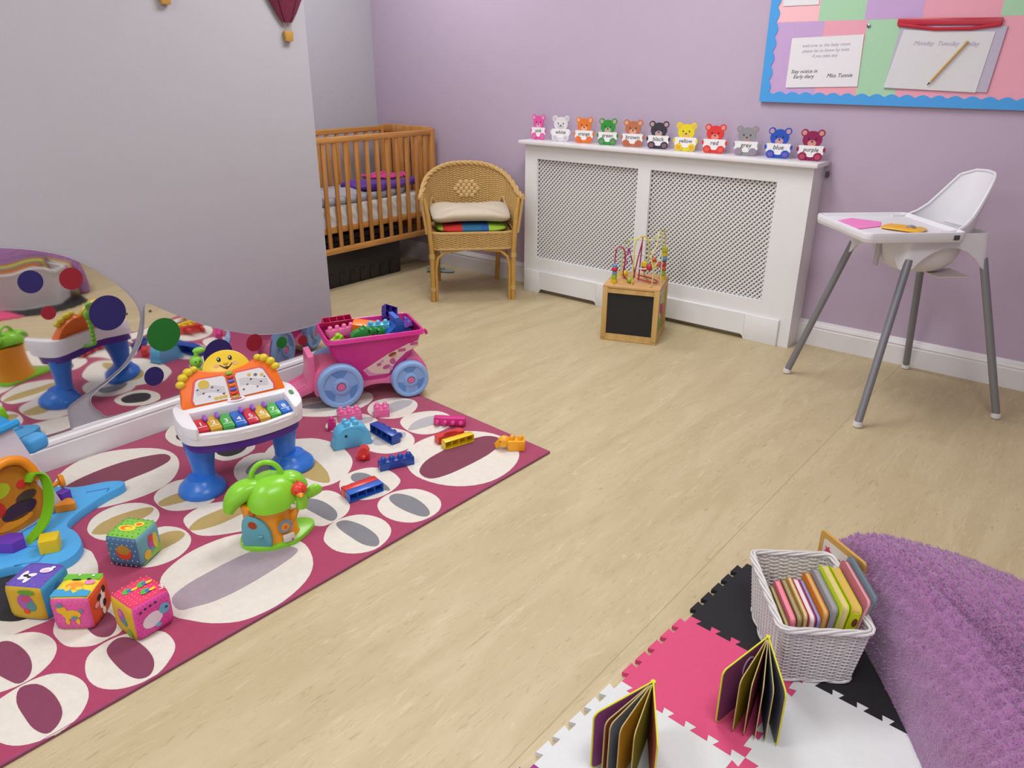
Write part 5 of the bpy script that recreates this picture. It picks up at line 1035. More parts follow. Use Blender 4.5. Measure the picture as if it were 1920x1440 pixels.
# ------------------------------------------------------------------ tree-house toy
def tree_house():
    rz = math.radians(57); o = (-1.740, 1.022, 0); z0 = 0.0102
    t = thing('tree_house_toy', 'small tree-house toy with lime leaf roof, orange trunk and teal door', 'toy house', o, rz)
    mg = plast('lime_plastic', '86CC30', 0.27); mo = plast('amber_plastic', 'EE9C1C', 0.38); mt = plast('teal_plastic', '5FA3AE', 0.45)
    g = G(); g.prism(smooth_closed([(-0.092, -0.02), (-0.06, -0.055), (0.0, -0.066), (0.06, -0.05), (0.105, 0.0), (0.118, 0.045), (0.08, 0.07), (0.0, 0.06), (-0.08, 0.04)], 4), z0, z0+0.014, mg, bev=0.004); g.out('base', t)
    # trunk: flared body
    def Tk(u, v):
        a = 2*PI*u; z = z0+0.012+v*0.125; f = 1.0 + 0.10*(1-v)**2 - 0.04*math.sin(PI*v) + 0.10*v**3
        return (-0.008 + 0.072*math.cos(a)*f*(1+0.05*math.cos(3*a)), 0.0 + 0.052*math.sin(a)*f, z)
    g = G(); g.grid(Tk, 48, 14, mo, None, True); g.prism([Tk(i/48, 1)[:2] for i in range(48)], z0+0.13, z0+0.138, mo)
    g.tube([(0.045, -0.01, z0+0.05), (0.062, -0.02, z0+0.085), (0.080, -0.025, z0+0.125)], [0.018, 0.014, 0.011], mo, 12); g.out('trunk', t)
    # door on the left front
    D = TR(-0.044, -0.049, z0+0.014) @ RZ(math.radians(-20)) @ RX(PI/2) @ SC(1.0, 1.06, 1)
    g = G(); g.prism(smooth_closed([(-0.040, 0.0), (0.0, 0.0), (0.040, 0.0), (0.040, 0.045), (0.020, 0.078), (-0.012, 0.094), (-0.034, 0.080), (-0.040, 0.045)], 2), -0.006, 0.0055, mt, D, bev=0.002); dr = g.out('door', t)
    g = G(); g.disk(-0.006, 0.066, 0.013, 0.011, printed('brick_red_print', 'A2431C'), D, z=0.0055, a=-0.4); g.out('door_window', dr)
    g = G(); g.ball((0.016, 0.034, 0.010), (0.007, 0.004, 0.006), mt, D, 10); g.out('door_knob', dr)
    g = G(); Sx = TR(0.036, -0.0535, z0+0.0) @ RZ(math.radians(22)) @ RX(PI/2)
    g.disk(0.0, 0.067, 0.021, 0.021, printed('slate_print', '7F8FA2'), Sx, z=0.001); g.disk(0.0, 0.065, 0.012, 0.012, printed('apricot_print', 'E39A3C'), Sx, z=0.002); g.disk(0.0, 0.064, 0.005, 0.006, printed('orange_print', 'D9642A'), Sx, z=0.003); g.out('sticker', t)
    g = G(); g.box((0.006, 0.028, 0.004), (0.034, 0.024, 0.010), printed('flap_white', 'D9D4C6'), 0.003, Sx); g.disk(0.014, 0.022, 0.004, 0.003, printed('sticker_rose', ''), Sx, z=0.0095); g.out('letter_flap', t)
    g = G(); g.prism([((0.011 if k % 2 else 0.005)*math.cos(a), (0.011 if k % 2 else 0.005)*math.sin(a)) for k, a in enumerate(np.linspace(0, 2*PI, 15)[:-1])], -0.004, 0.001, printed('rust_print', 'B5651C'), TR(-0.050, -0.052, z0+0.122) @ RZ(math.radians(-25)) @ RX(PI/2)); g.out('leaf_mark', t)
    # leaf roof
    def Dm(u, v):
        a = 2*PI*u; q = v*PI/2; s = math.cos(q)**0.8 if v < 1 else 0
        lob = 1 + 0.06*math.cos(3*a+0.7)
        return (0.010 + 0.074*math.cos(a)*s*lob, -0.004 + 0.072*math.sin(a)*s*lob, z0 + 0.138 + 0.016*math.sin(a*1.0)*(1-v) + 0.070*math.sin(q))
    g = G(); g.grid(Dm, 48, 16, mg, None, True, 0.003)
    def lobe(P0, P1, P2, w, h):
        def L(u, v):
            c = (1-v)**2*Vector(P0) + 2*v*(1-v)*Vector(P1) + v*v*Vector(P2); d = (2*(1-v)*(Vector(P1)-Vector(P0)) + 2*v*(Vector(P2)-Vector(P1))).normalized()
            sd = d.cross(Vector((0, 0, 1))).normalized(); up = sd.cross(d); a = 2*PI*u; k = (math.sin(PI*(0.12+0.80*v)))**0.6
            return c + sd*w*math.cos(a)*k + up*h*math.sin(a)*k
        g.grid(L, 20, 12, mg, None, True)
        g.ball(L(0, 1), (0.004, 0.004, 0.004), mg, n=6)
    lobe((0.0, 0.0, z0+0.170), (-0.085, -0.005, z0+0.200), (-0.112, -0.02, z0+0.118), 0.036, 0.030)
    lobe((0.02, 0.01, z0+0.180), (0.080, 0.015, z0+0.205), (0.105, 0.01, z0+0.150), 0.030, 0.018)
    g.out('leaf_roof', t)
    g = G(); g.tube(smooth_open([(-0.040, 0.01, z0+0.190), (-0.038, 0.01, z0+0.215), (-0.022, 0.01, z0+0.238), (0.0, 0.01, z0+0.246), (0.024, 0.01, z0+0.238), (0.040, 0.01, z0+0.215), (0.042, 0.01, z0+0.188)], 5), 0.0078, mg, 10); g.box((0, 0.01, z0+0.200), (0.062, 0.026, 0.012), mg, 0.004); g.out('handle', t)
    g = G(); g.disk(0.064, 0.0, 0.006, 0.005, printed('flap_white', ''), TR(0, -0.062, z0+0.135) @ RX(PI/2) , z=0.001); g.out('badge', t)
    # green cup with the red bird
    g = G(); g.lathe([(0.0, -0.005), (0.018, 0.0), (0.020, 0.02), (0.016, 0.052), (0.0, 0.054)], mg, TR(0.088, -0.030, z0+0.108), 20)
    def Lf(u, v):
        a = 2*PI*u; k = math.sin(PI*(0.05+0.9*v))**0.5; return (0.094+0.055*v, -0.022 + 0.010*math.cos(a)*k, z0+0.135+0.018*math.sin(PI*v*0.6) + 0.020*math.sin(a)*k)
    g.grid(Lf, 18, 10, mg, None, True); g.out('branch_cup', t)
    tb = G(); mr = plast('bird_red_plastic', 'DD3A2C', 0.3); tb.ball((0.086, -0.040, z0+0.172), (0.0225, 0.020, 0.0215), mr, n=18); tb.tube([(0.084, -0.038, z0+0.187), (0.082, -0.036, z0+0.200)], [0.007, 0.002], mr, 8)
    bd = tb.out('bird', t)
    g = G(); g.tube([(0.088, -0.054, z0+0.163), (0.090, -0.068, z0+0.160)], [0.012, 0.002], plast('beak_orange', 'EF9A2C'), 8); g.out('beak', bd)
    g = G()
    for s in (-1, 1): g.ball((0.086+s*0.009, -0.0565, z0+0.172), 0.0026, m_ink, n=8)
    g.out('eyes', bd)
    g = G(); g.prism([(-0.010, -0.012), (0.008, -0.010), (0.010, 0.010), (-0.008, 0.012)], 0, 0.004, printed('flap_white', ''), TR(0.064, -0.045, z0+0.128) @ RZ(0.3) @ RX(PI/2)); g.out('white_tab', t)
tree_house()

# ------------------------------------------------------------------ soft printed cubes
def soft_cube(label, loc, rz, s, cols, deco, rot=None):
    t = thing('soft_cube', label, 'soft cube', (loc[0], loc[1], 0.0102 if len(loc) < 3 else loc[2]), rz, 'soft printed cubes on the rug', rot)
    h = s/2; fr = {'F': frame((0, -h, h), (1, 0, 0), (0, 0, 1)), 'R': frame((h, 0, h), (0, 1, 0), (0, 0, 1)), 'T': frame((0, 0, s), (1, 0, 0), (0, 1, 0)), 'L': frame((-h, 0, h), (0, -1, 0), (0, 0, 1)), 'B': frame((0, h, h), (-1, 0, 0), (0, 0, 1)), 'D': frame((0, 0, 0), (1, 0, 0), (0, -1, 0))}
    cs = [fabric(c) for c in cols]
    g = G(); tm = bmesh.new(); bmesh.ops.create_cube(tm, size=s); bmesh.ops.subdivide_edges(tm, edges=tm.edges[:], cuts=5, use_grid_fill=True)
    for v in tm.verts:
        q = v.co/h; m_ = max(abs(q.x), abs(q.y), abs(q.z)); r = q.length
        k = (abs(q.x)**9+abs(q.y)**9+abs(q.z)**9)**(1/9); v.co = v.co/k*1.0
        v.co.z += h
    ks = [g.mi(c) for c in cs]; tm.verts.index_update(); nv = [g.bm.verts.new(v.co) for v in tm.verts]
    for f in tm.faces:
        n = f.normal; ax = max(range(3), key=lambda i: abs((f.calc_center_median()-Vector((0, 0, h)))[i])); c_ = (f.calc_center_median()-Vector((0, 0, h)))
        key = {(0, 1): 'R', (0, -1): 'L', (1, 1): 'B', (1, -1): 'F', (2, 1): 'T', (2, -1): 'D'}[(ax, 1 if c_[ax] > 0 else -1)]
        nf = g.bm.faces.new([nv[v.index] for v in f.verts]); nf.smooth = True; nf.material_index = ks['FRTLBD'.index(key)]
    tm.free(); g.out('cover', t, ang=80)
    g = G()
    for key, items in deco.items():
        M = fr[key]; z = 0.0002
        for it in items:
            z += 0.0003
            if it[0] == 'e': _, x, y, rx, ry, c = it[:6]; g.disk(x*h, y*h, rx*h, ry*h, fabric(c), M, a=it[6] if len(it) > 6 else 0, z=z, t=0.0004)
            elif it[0] == 'p': g.prism([(x*h, y*h) for x, y in it[1]], z-0.0005, z+0.0004, fabric(it[2]), M)
            elif it[0] == 'dots':
                for i in range(it[1]):
                    for j in range(it[1]): g.disk((-0.82+1.64*(i+0.5*(j % 2))/(it[1]-0.5))*h, (-0.82+1.64*j/(it[1]-1))*h, it[3]*h, it[3]*h, fabric(it[2]), M, z=0.0002, t=0.0003, n=8)
            elif it[0] == 't': g.text(it[1], it[2]*h, fabric(it[5]), M @ TR(it[3]*h, it[4]*h, z+0.0003) @ RZ(it[6] if len(it) > 6 else 0), 0.0002)
    g.out('printed_pictures', t); return t
def fabric(c): return printed('fabric_'+c, c)
animal = lambda c, c2: [('e', 0.0, 0.0, 0.45, 0.26, c), ('e', -0.42, 0.28, 0.24, 0.22, c), ('e', -0.25, -0.38, 0.1, 0.2, c), ('e', 0.25, -0.38, 0.1, 0.2, c), ('e', 0.50, 0.22, 0.10, 0.10, c2), ('e', -0.48, 0.58, 0.16, 0.12, c2), ('e', 0.12, -0.18, 0.16, 0.10, c2)]
soft_cube('soft cube with lime top and dark dotted blue side, furthest from the other cubes', (-1.955, 0.718), math.radians(29), 0.100,
          ['4F7496', '6FA5B0', '7FC04A', '5A86B0', '5A86B0', '4F7496'],
          {'F': [('dots', 6, 'AEC4D4', 0.04), ('e', 0.1, 0.0, 0.46, 0.46, 'D8482C'), ('e', 0.1, 0.16, 0.40, 0.30, 'B58A30')], 'T': [('dots', 6, '55803A', 0.035), ('e', -0.1, -0.15, 0.50, 0.28, 'F0DC4A'), ('e', -0.15, -0.15, 0.34, 0.20, 'EE7A2A'), ('e', 0.35, 0.28, 0.28, 0.24, 'F0DC4A'), ('e', 0.35, 0.28, 0.18, 0.14, 'EE7A2A'), ('e', 0.0, -0.2, 0.22, 0.12, 'F0DC4A')],
           'R': [('p', [(-0.8, -0.85), (0.85, -0.85), (0.85, -0.3), (0.0, -0.6)], '8DBB4A'), ('e', 0.1, 0.15, 0.25, 0.45, 'B8509A'), ('e', 0.45, 0.0, 0.2, 0.5, 'D9BC3C'), ('e', -0.35, -0.45, 0.28, 0.28, 'DDB23A'), ('e', 0.1, 0.3, 0.12, 0.2, 'D8482C')]})
soft_cube('soft cube with violet cow top and mustard side, leftmost in the row of three', (-1.925, 0.462), math.radians(33), 0.104,
          ['C7A52A', '3F9AC0', '6A55B4', 'C7A52A', 'C7A52A', '6A55B4'],
          {'T': [('dots', 5, '8E7CC8', 0.03), ('e', -0.2, -0.25, 0.42, 0.16, 'EDE6EE', 0.6), ('e', -0.42, -0.15, 0.13, 0.3, 'EDE6EE'), ('e', -0.05, -0.45, 0.12, 0.3, 'EDE6EE'), ('e', -0.28, -0.22, 0.13, 0.09, '2A2830'), ('e', -0.05, -0.32, 0.10, 0.08, '2A2830'), ('e', 0.42, 0.28, 0.30, 0.2, 'EDE6EE', 0.3), ('e', 0.42, 0.22, 0.17, 0.09, 'E7B9CC', 0.3), ('e', 0.62, 0.52, 0.1, 0.08, 'EDE6EE')],
           'F': [('e', 0.05, 0.1, 0.42, 0.48, 'A45CA0'), ('e', 0.3, -0.1, 0.24, 0.3, '4F8B8A'), ('e', 0.1, 0.3, 0.22, 0.2, 'C24A74'), ('e', 0.2, 0.68, 0.42, 0.14, '5F9A34'), ('e', 0.0, -0.42, 0.16, 0.14, 'D8482C')], 'R': [('e', 0, 0.1, 0.3, 0.5, '2D7FA6')]})
soft_cube('soft cube with pink yellow-cat side and orange cow side, middle of the row', (-1.804, 0.512), math.radians(42), 0.099,
          ['DB5C9C', 'D9532E', 'E8D43A', 'DB5C9C', 'D9532E', 'E8D43A'],
          {'F': [('dots', 7, 'C04A88', 0.02)] + animal('E3B62C', '5F8DA0'), 'R': [('e', 0.1, 0.1, 0.22, 0.5, 'EDE6E4', -0.5), ('e', -0.15, 0.35, 0.2, 0.14, '26242A'), ('e', 0.2, -0.2, 0.16, 0.2, '26242A'), ('e', 0.35, 0.5, 0.14, 0.2, '26242A'), ('e', 0.0, -0.55, 0.14, 0.2, 'EDE6E4'), ('e', -0.5, 0.15, 0.2, 0.12, 'E9A0B8')],
           'T': [('p', [(-0.9, 0.45), (0.9, 0.45), (0.9, 0.9), (-0.9, 0.9)], '6DBB3C'), ('p', [(-0.9, -0.9), (0.9, -0.9), (0.9, -0.5), (0.4, -0.35), (0.1, -0.65), (-0.2, -0.3), (-0.9, -0.35)], '46A0CC'), ('e', -0.1, -0.05, 0.42, 0.26, 'F09A3A'), ('e', -0.3, -0.3, 0.14, 0.2, 'F2C84A'), ('e', 0.25, -0.3, 0.2, 0.14, 'F2C84A'), ('e', 0.55, 0.18, 0.26, 0.18, 'E88AB4'), ('e', -0.2, 0.4, 0.24, 0.05, '2A2830'), ('e', 0.4, 0.42, 0.1, 0.07, '2A2830'), ('e', 0.5, 0.7, 0.07, 0.07, 'EDE6EE'), ('e', -0.2, 0.75, 0.06, 0.06, 'EDE6EE')]})
def birds():
    out = [('dots', 8, 'F2A070', 0.03)]
    for x, y in ((-0.35, -0.4), (-0.3, 0.3), (0.35, 0.1)): out += [('e', x, y, 0.17, 0.24, '58B04A', 0.6), ('e', x+0.06, y+0.12, 0.13, 0.13, '4F6FB0'), ('e', x+0.12, y+0.32, 0.09, 0.16, 'F0C83C')]
    return out + [('t', '3', 0.5, 0.72, 0.72, 'F2F0F2', 1.2)]
soft_cube('soft cube with hot pink bird top, nearest the rug edge', (-1.662, 0.597), math.radians(4), 0.103,
          ['CBA72C', 'DF4F9E', 'E23C6C', 'CBA72C', 'DF4F9E', 'CBA72C'],
          {'T': birds(), 'R': [('dots', 9, '8A3AA8', 0.022), ('e', -0.1, -0.15, 0.50, 0.38, 'E8D8E2', 0.2), ('e', 0.52, 0.12, 0.26, 0.28, '6FB0C8'), ('e', 0.62, 0.14, 0.08, 0.05, '2A2A44'), ('e', -0.35, 0.62, 0.06, 0.05, '2A2A34'), ('e', -0.1, 0.66, 0.06, 0.05, '2A2A34'), ('e', -0.6, 0.55, 0.06, 0.05, '2A2A34'), ('e', 0.15, 0.7, 0.06, 0.05, '2A2A34'), ('e', 0.1, -0.55, 0.14, 0.1, '6FB0C8')],
           'F': [('e', 0.0, 0.15, 0.30, 0.42, 'A45CA0'), ('e', 0.2, -0.1, 0.18, 0.24, '4F8B8A'), ('e', 0.5, -0.6, 0.2, 0.26, '7EA03A'), ('e', -0.05, 0.3, 0.14, 0.16, 'E06A8A')]})

# ------------------------------------------------------------------ activity centre at the left edge
def activity_centre():
    t = thing('activity_centre', 'large blue-based activity toy with white house body at the left edge', 'activity centre', (-2.36, 0.50, 0))
    ms = plast('cornflower_plastic', '4CA6E2', 0.5); mw = plast('white_translucent_plastic', 'CFC8D2', 0.4); mo = plast('bright_orange_plastic', 'F09216', 0.35); mg = plast('leaf_green_plastic', '74B81C', 0.4)
    def W(x, y): return (x+2.36, y-0.50)
    g = G()
    base = [W(*p) for p in [(-2.332, 0.86), (-2.318, 0.80), (-2.298, 0.748), (-2.270, 0.69), (-2.230, 0.648), (-2.17, 0.650), (-2.10, 0.635), (-2.058, 0.595), (-2.052, 0.55), (-2.08, 0.50), (-2.13, 0.47), (-2.15, 0.40), (-2.12, 0.30), (-2.16, 0.20), (-2.26, 0.18), (-2.33, 0.26), (-2.42, 0.30), (-2.55, 0.28), (-2.60, 0.36), (-2.58, 0.48), (-2.56, 0.62), (-2.52, 0.70), (-2.44, 0.76), (-2.40, 0.84), (-2.36, 0.875)]]
    g.prism(smooth_closed(base, 4), 0.0102, 0.038, ms, bev=0.006); b = g.out('base', t)
    g = G(); md = plast('cornflower_groove', '3585C0', 0.6)
    for pts in ([(-2.205, 0.52), (-2.15, 0.575), (-2.10, 0.52), (-2.13, 0.47)], [(-2.375, 0.765), (-2.345, 0.825), (-2.33, 0.81)]):
        g.tube([W(*p) + (0.0385,) for p in pts], 0.002, md, 5)
    g.out('groove', b)
    # tapered white body, right front corner above (-2.36, 0.67)
    c = W(-2.404, 0.521); R = RZ(math.radians(20)); Bm = TR(c[0], c[1], 0.038) @ R
    g = G(); g.taper((0, 0, 0), (0.24, 0.27), (0.13, 0.15), 0.300, mw, 0.006, Bm); g.out('body', t)
    g = G(); g.taper((0, 0, 0.300), (0.145, 0.175), (0.07, 0.07), 0.065, plast('roof_blue_plastic', '2F97D6', 0.35), 0.012, Bm); g.tube([Bm @ Vector(p) for p in [(0.072, -0.09, 0.300), (0.072, 0.09, 0.300)]], 0.012, plast('roof_blue_plastic', ''), 8); g.out('roof', t)
    # picture panel and orange arch on the face towards the camera (+x side of the body)
    al = math.atan2(0.055, 0.30); Pm = Bm @ TR(0.121, 0, 0.0) @ RY(-al) @ Matrix(((0, 0, 1, 0), (1, 0, 0, 0), (0, 1, 0, 0), (0, 0, 0, 1))) @ SC(1.1, 1.1, 1)
    g = G(); g.prism(smooth_closed([(-0.085, 0.02), (0.075, 0.02), (0.070, 0.10), (0.055, 0.165), (0.0, 0.19), (-0.06, 0.165), (-0.078, 0.10)], 3), 0.0, 0.003, printed('jungle_print', 'B5711C'), Pm)
    for x, y, rx, ry, c_ in ((0.0, 0.06, 0.05, 0.022, '3A2440'), (-0.03, 0.13, 0.03, 0.02, 'A6B022'), (0.03, 0.12, 0.014, 0.012, 'C6302A'), (0.03, 0.085, 0.03, 0.014, '4C3A34'), (-0.02, 0.035, 0.05, 0.012, 'D98A20'), (-0.045, 0.085, 0.014, 0.02, 'B82C28')): g.disk(x, y, rx, ry, printed('jungle_'+c_, c_), Pm, z=0.0032)
    g.out('picture_panel', t)
    g = G(); arc = [(-0.088, 0.09), (-0.078, 0.14), (-0.05, 0.178), (0.0, 0.196), (0.045, 0.182), (0.066, 0.150), (0.072, 0.115)]
    g.tube([Pm @ Vector((x, y, 0.010)) for x, y in smooth2(arc)], 0.014, mo, 10); g.out('orange_arch', t)
    # lime band looping down over the front
    loop = [(0.040, 0.120, 0.010), (0.055, 0.138, 0.022), (0.070, 0.128, 0.036), (0.068, 0.095, 0.046), (0.048, 0.050, 0.052), (0.012, 0.012, 0.054), (-0.045, -0.012, 0.050), (-0.11, -0.020, 0.042)]
    pts = smooth_open([Pm @ Vector(p) for p in loop], 6); side = (Pm.to_3x3() @ Vector((0, 0, 1))).normalized()
    V = []; F = []
    for i, p in enumerate(pts):
        d = (pts[min(i+1, len(pts)-1)]-pts[max(i-1, 0)]).normalized(); n_ = d.cross(side).normalized()*0.0025
        V += [tuple(p-side*0.020-n_), tuple(p+side*0.020-n_), tuple(p+side*0.020+n_), tuple(p-side*0.020+n_)]
    for i in range(len(pts)-1):
        for j in range(4): F.append([i*4+j, i*4+(j+1) % 4, (i+1)*4+(j+1) % 4, (i+1)*4+j])
    F += [[3, 2, 1, 0], [(len(pts)-1)*4+j for j in range(4)]]
    g = G(); g.raw(V, F, mg); g.out('lime_band', t)
    # pieces sticking out of the far side
    g = G(); g.box((0.02, 0.160, 0.19), (0.05, 0.07, 0.05), ms, 0.015, Bm, 3); g.out('side_knob', t)
    g = G(); g.box((0.03, 0.120, 0.305), (0.035, 0.06, 0.04), mg, 0.004, Bm @ RX(0.2)); g.out('lime_lever', t)
    g = G(); g.lathe([(0.0, -0.006), (0.022, -0.006), (0.024, 0), (0.018, 0.008), (0.0, 0.010)], mo, Bm @ TR(0.06, 0.185, 0.05) @ RX(-PI/2) @ RY(0.5), 22); g.tube([Bm @ Vector((0.06, 0.11, 0.05)), Bm @ Vector((0.06, 0.185, 0.05))], 0.007, mo, 8); g.out('orange_wheel', t)
    gs = 'shape blocks of the activity centre'
    def shp(label, cat_col, col, poly, h, x, y, rz, z=0.0385):
        g = G(); g.prism(poly, 0, h, plast('shape_'+col, cat_col, 0.5), bev=0.0025); tag(g.out('shape_block', loc=(x, y, z), rot=(0, 0, rz)), label, 'shape block', gs)
    shp('yellow square shape block standing on the blue base of the activity toy', 'DDBE1C', 'yellow', rrect(0, 0, 0.049, 0.049, 0.004), 0.040, -2.136, 0.568, math.radians(62))
    shp('purple hexagonal shape block on the blue base, near the left edge', '6235A8', 'purple', [(0.040*math.cos(a), 0.032*math.sin(a)) for a in (PI/3*i for i in range(6))], 0.032, -2.225, 0.500, math.radians(40))
    shp('orange triangular shape block beside the white body of the activity toy', 'E58A1E', 'orange', smooth_closed([(-0.030, -0.018), (-0.005, -0.020), (0.026, -0.020), (0.022, 0.0), (0.008, 0.022), (-0.008, 0.018)], 2), 0.024, -2.322, 0.688, math.radians(60))
    shp('purple shape block mostly hidden behind the orange triangular block', '6235A8', 'purple', rrect(0, 0, 0.03, 0.035, 0.004), 0.036, -2.372, 0.700, math.radians(20))
def smooth2(p):
    return [(v.x, v.y) for v in smooth_open([Vector((a, b, 0)) for a, b in p], 5)]
activity_centre()

# ------------------------------------------------------------------ foam puzzle mats
TH = 0.012; MA = math.radians(-3.3); MO = Vector((-0.648, 1.189)); TS = 0.302
def foam(name): return {'black': mat('foam_black', '232126', 0.75, 0.08, 80, 0.25, 600, spec=0.3), 'pink': mat('foam_pink', 'D24D77', 0.75, 0.04, 80, 0.25, 600, spec=0.3), 'white': mat('foam_white', 'D6D8D8', 0.75, 0.03, 80, 0.25, 600, spec=0.3), 'purple': mat('foam_purple', '9A3A86', 0.75, 0.04, 80, 0.25, 600, spec=0.3)}[name]
def tile(i, j, col, label, outer=()):
    """interlocking tile; outer lists the free sides"""
    n = 5; mg_ = 0.017; p = (TS-2*mg_)/n; d = 0.0162; x0, y0 = i*TS, j*TS
    def edge(a, b, phase):
        a, b = Vector(a), Vector(b); u = (b-a).normalized(); nr = Vector((u.y, -u.x)); pts = []
        for k in range(n):
            c = mg_+(k+0.5)*p; q = 0.26*p; w = 0.37*p
            pts += [a+u*(c-q), a+u*(c-w)+nr*d, a+u*(c+w)+nr*d, a+u*(c+q)]
        return pts
    def notch(a, b):        # female side, the mate's teeth enter from outside
        a, b = Vector(a), Vector(b); u = (b-a).normalized(); nr = Vector((u.y, -u.x)); pts = []; e = 0.0004
        for k in range(n):
            c = mg_+(k+0.5)*p; pts += [a+u*(c-0.26*p-e), a+u*(c-0.37*p-e)-nr*(d+e), a+u*(c+0.37*p+e)-nr*(d+e), a+u*(c+0.26*p+e)]
        return pts
    C0, C1, C2, C3 = (x0, y0), (x0+TS, y0), (x0+TS, y0+TS), (x0, y0+TS)
    # bottom and left sides carry teeth, top and right sides are notched
    poly = [Vector(C0)] + edge(C0, C1, True) + [Vector(C1)] + notch(C1, C2) + [Vector(C2)] + notch(C2, C3) + [Vector(C3)] + edge(C3, C0, True)
    g = G(); M = TR(MO.x, MO.y, 0) @ RZ(MA); g.prism([tuple(v) for v in poly], 0.0004, TH, foam(col), M)
    o = g.out('foam_tile', ang=30); return tag(o, label, 'foam mat tile', 'interlocking foam tiles')
tile(0, 0, 'pink', 'pink foam puzzle tile under the right-hand open board book')
tile(0, 1, 'black', 'black foam puzzle tile left of and beneath the white basket')
tile(1, 1, 'black', 'black foam puzzle tile between the basket and the purple cushion')
tile(1, 0, 'white', 'white foam puzzle tile right of the pink tile, partly under the purple cushion')
tile(0, -1, 'white', 'white foam puzzle tile under the left-hand open board book')
tile(1, -1, 'pink', 'pink foam puzzle tile of which a corner shows at the bottom between white tiles')
tile(0, -2, 'purple', 'purple foam puzzle tile barely showing at the bottom edge')

# ------------------------------------------------------------------ white wicker basket of board books
def basket():
    c = Vector((-0.385, 1.565, TH)); rz = math.radians(36)
    t = thing('wicker_basket', 'white wicker basket full of board books on the foam tiles', 'basket', c, rz)
    m = mat('white_wicker_paint', 'CFCBCB', 0.5, 0.08, 60); Hh = 0.148
    def S(u, v):
        w = 0.168+0.026*v; l = 0.244+0.040*v; pr = rrect(0, 0, w, l, 0.016, 3); k = len(pr); f = u*k
        # even spacing along the perimeter
        per = [0]
        for i in range(k): per.append(per[-1] + (Vector(pr[(i+1) % k])-Vector(pr[i])).length)
        s = (u % 1)*per[-1]; i = 0
        while i < k-1 and per[i+1] < s: i += 1
        a, b = Vector(pr[i]), Vector(pr[(i+1) % k]); q = (s-per[i])/max(1e-9, per[i+1]-per[i]); p = a.lerp(b, q); d = (b-a).normalized()
        return (p.x, p.y, 0.006+Hh*v), (d.y, -d.x, 0)
    g = G(); weave(g, S, 38, 30, 0.0024, 0.0030, m, True, 6, 0.0028); g.out('woven_sides', t)
    g = G(); g.prism(rrect(0, 0, 0.168, 0.244, 0.016), 0.001, 0.006, m); g.out('bottom', t)
    g = G()
    for k in range(4):
        N = 90; g.tube([Vector(S(i/N, 1)[0]) + Vector(S(i/N, 1)[1])*(0.002+0.0055*math.cos(i*0.35+k*1.57)) + Vector((0, 0, 0.006+0.0045*math.sin(i*0.35+k*1.57))) for i in range(N)], 0.0036, m, 6, True)
    g.out('rim', t)
    g = G()
    for k in range(2):
        N = 90; g.tube([Vector(S(i/N, 0)[0]) + Vector(S(i/N, 0)[1])*(0.001+0.003*math.cos(i*0.5+k*3.14)) + Vector((0, 0, 0.000+0.003*math.sin(i*0.5+k*3.14))) for i in range(N)], 0.0034, m, 6, True)
    g.out('foot_rim', t)
    B = TR(*c) @ RZ(rz); GB = 'board books standing in the white basket'
    def book(label, x, th, w, h, cover, page, tilt, y0=-0.100, z=0.009, deco=None, lean=0):
        tb = thing('board_book', label, 'book', group=GB); tb.matrix_world = B @ TR(x, y0, z) @ RY(math.radians(tilt)) @ RX(math.radians(lean))
        # local: x thickness, y width (spine at the far side), z height
        mc = printed('cover_'+cover, cover); mp = printed('pages_'+page, page)
        F = Matrix(((0, 0, 1, 0), (1, 0, 0, 0), (0, 1, 0, 0), (0, 0, 0, 1)))
        g = G(); g.prism(rrect(w/2, h/2, w-0.004, h-0.004, 0.011), -th/2+0.0015, th/2-0.0015, mp, F); g.out('pages', tb)
        for s in (-1, 1):
            g = G(); g.prism(rrect(w/2, h/2, w, h, 0.012), s*th/2 - 0.0009 - s*0.0006, s*th/2 + 0.0009 - s*0.0006, mc, F); cv = g.out('cover', tb)
            if deco and s == 1: g = G(); deco(g, F @ TR(0, 0, th/2+0.0005), w, h); g.out('cover_picture', tb)
    def d_dot(g, M, w, h): g.disk(w*0.25, h*0.72, 0.014, 0.017, printed('cover_brown_spot', '6B3A20'), M, t=0.0006); g.tube([M @ Vector((w*0.42, h*0.2, 0.001)), M @ Vector((w*0.40, h*0.55, 0.001))], 0.001, m_ink, 5)
    L = 0.150
    shelf = [('thin cream and olive board book, leftmost in the basket', .007, .0, .120, 'B9B078', 'C9BFA8', -.102),
        ('thin yellow-edged board book beside the pink one in the basket', .007, 0, .126, '9C8E3C', 'BDB29A', -.100),
        ('salmon pink board book in the basket', .011, 0, .142, 'E07A90', 'E58A98', -.098),
        ('brown board book between the pink and the cream ones in the basket', .010, 0, .146, '8E7650', 'A8946E', -.098),
        ('cream-topped tan board book in the basket', .007, 0, .153, 'C9A560', 'D9CBA6', -.098),
        ('white board book in the middle of the basket', .013, 0, .152, 'C24A6A', 'DAD4D6', -.103),
        ('lavender board book behind the white one in the basket', .007, 0, .150, '8C7AA8', 'A89EC0', -.103),
        ('orange-brown board book in the basket', .012, .004, .165, 'C9761E', 'CFA868', -.099),
        ('silver grey board book in the basket', .013, .006, .176, '8E8C90', '9A979C', -.098),
        ('lime-bordered cream board book in the basket', .015, .012, .186, 'BFCF3A', 'D6BE8C', -.103),
        ('thick yellow-green board book with a brown spot at its near end in the basket', .021, .014, .184, 'BBC41A', 'D2AE60', -.105),
        ('pink board book with dark lettering at the right of the basket', .010, .012, .198, 'B4666E', 'D9A8AE', -.095),
        ('slate blue board book, tallest at the right side of the basket', .008, .012, .206, '6E7B88', '7F8B96', -.088)]
    xx = -.0745
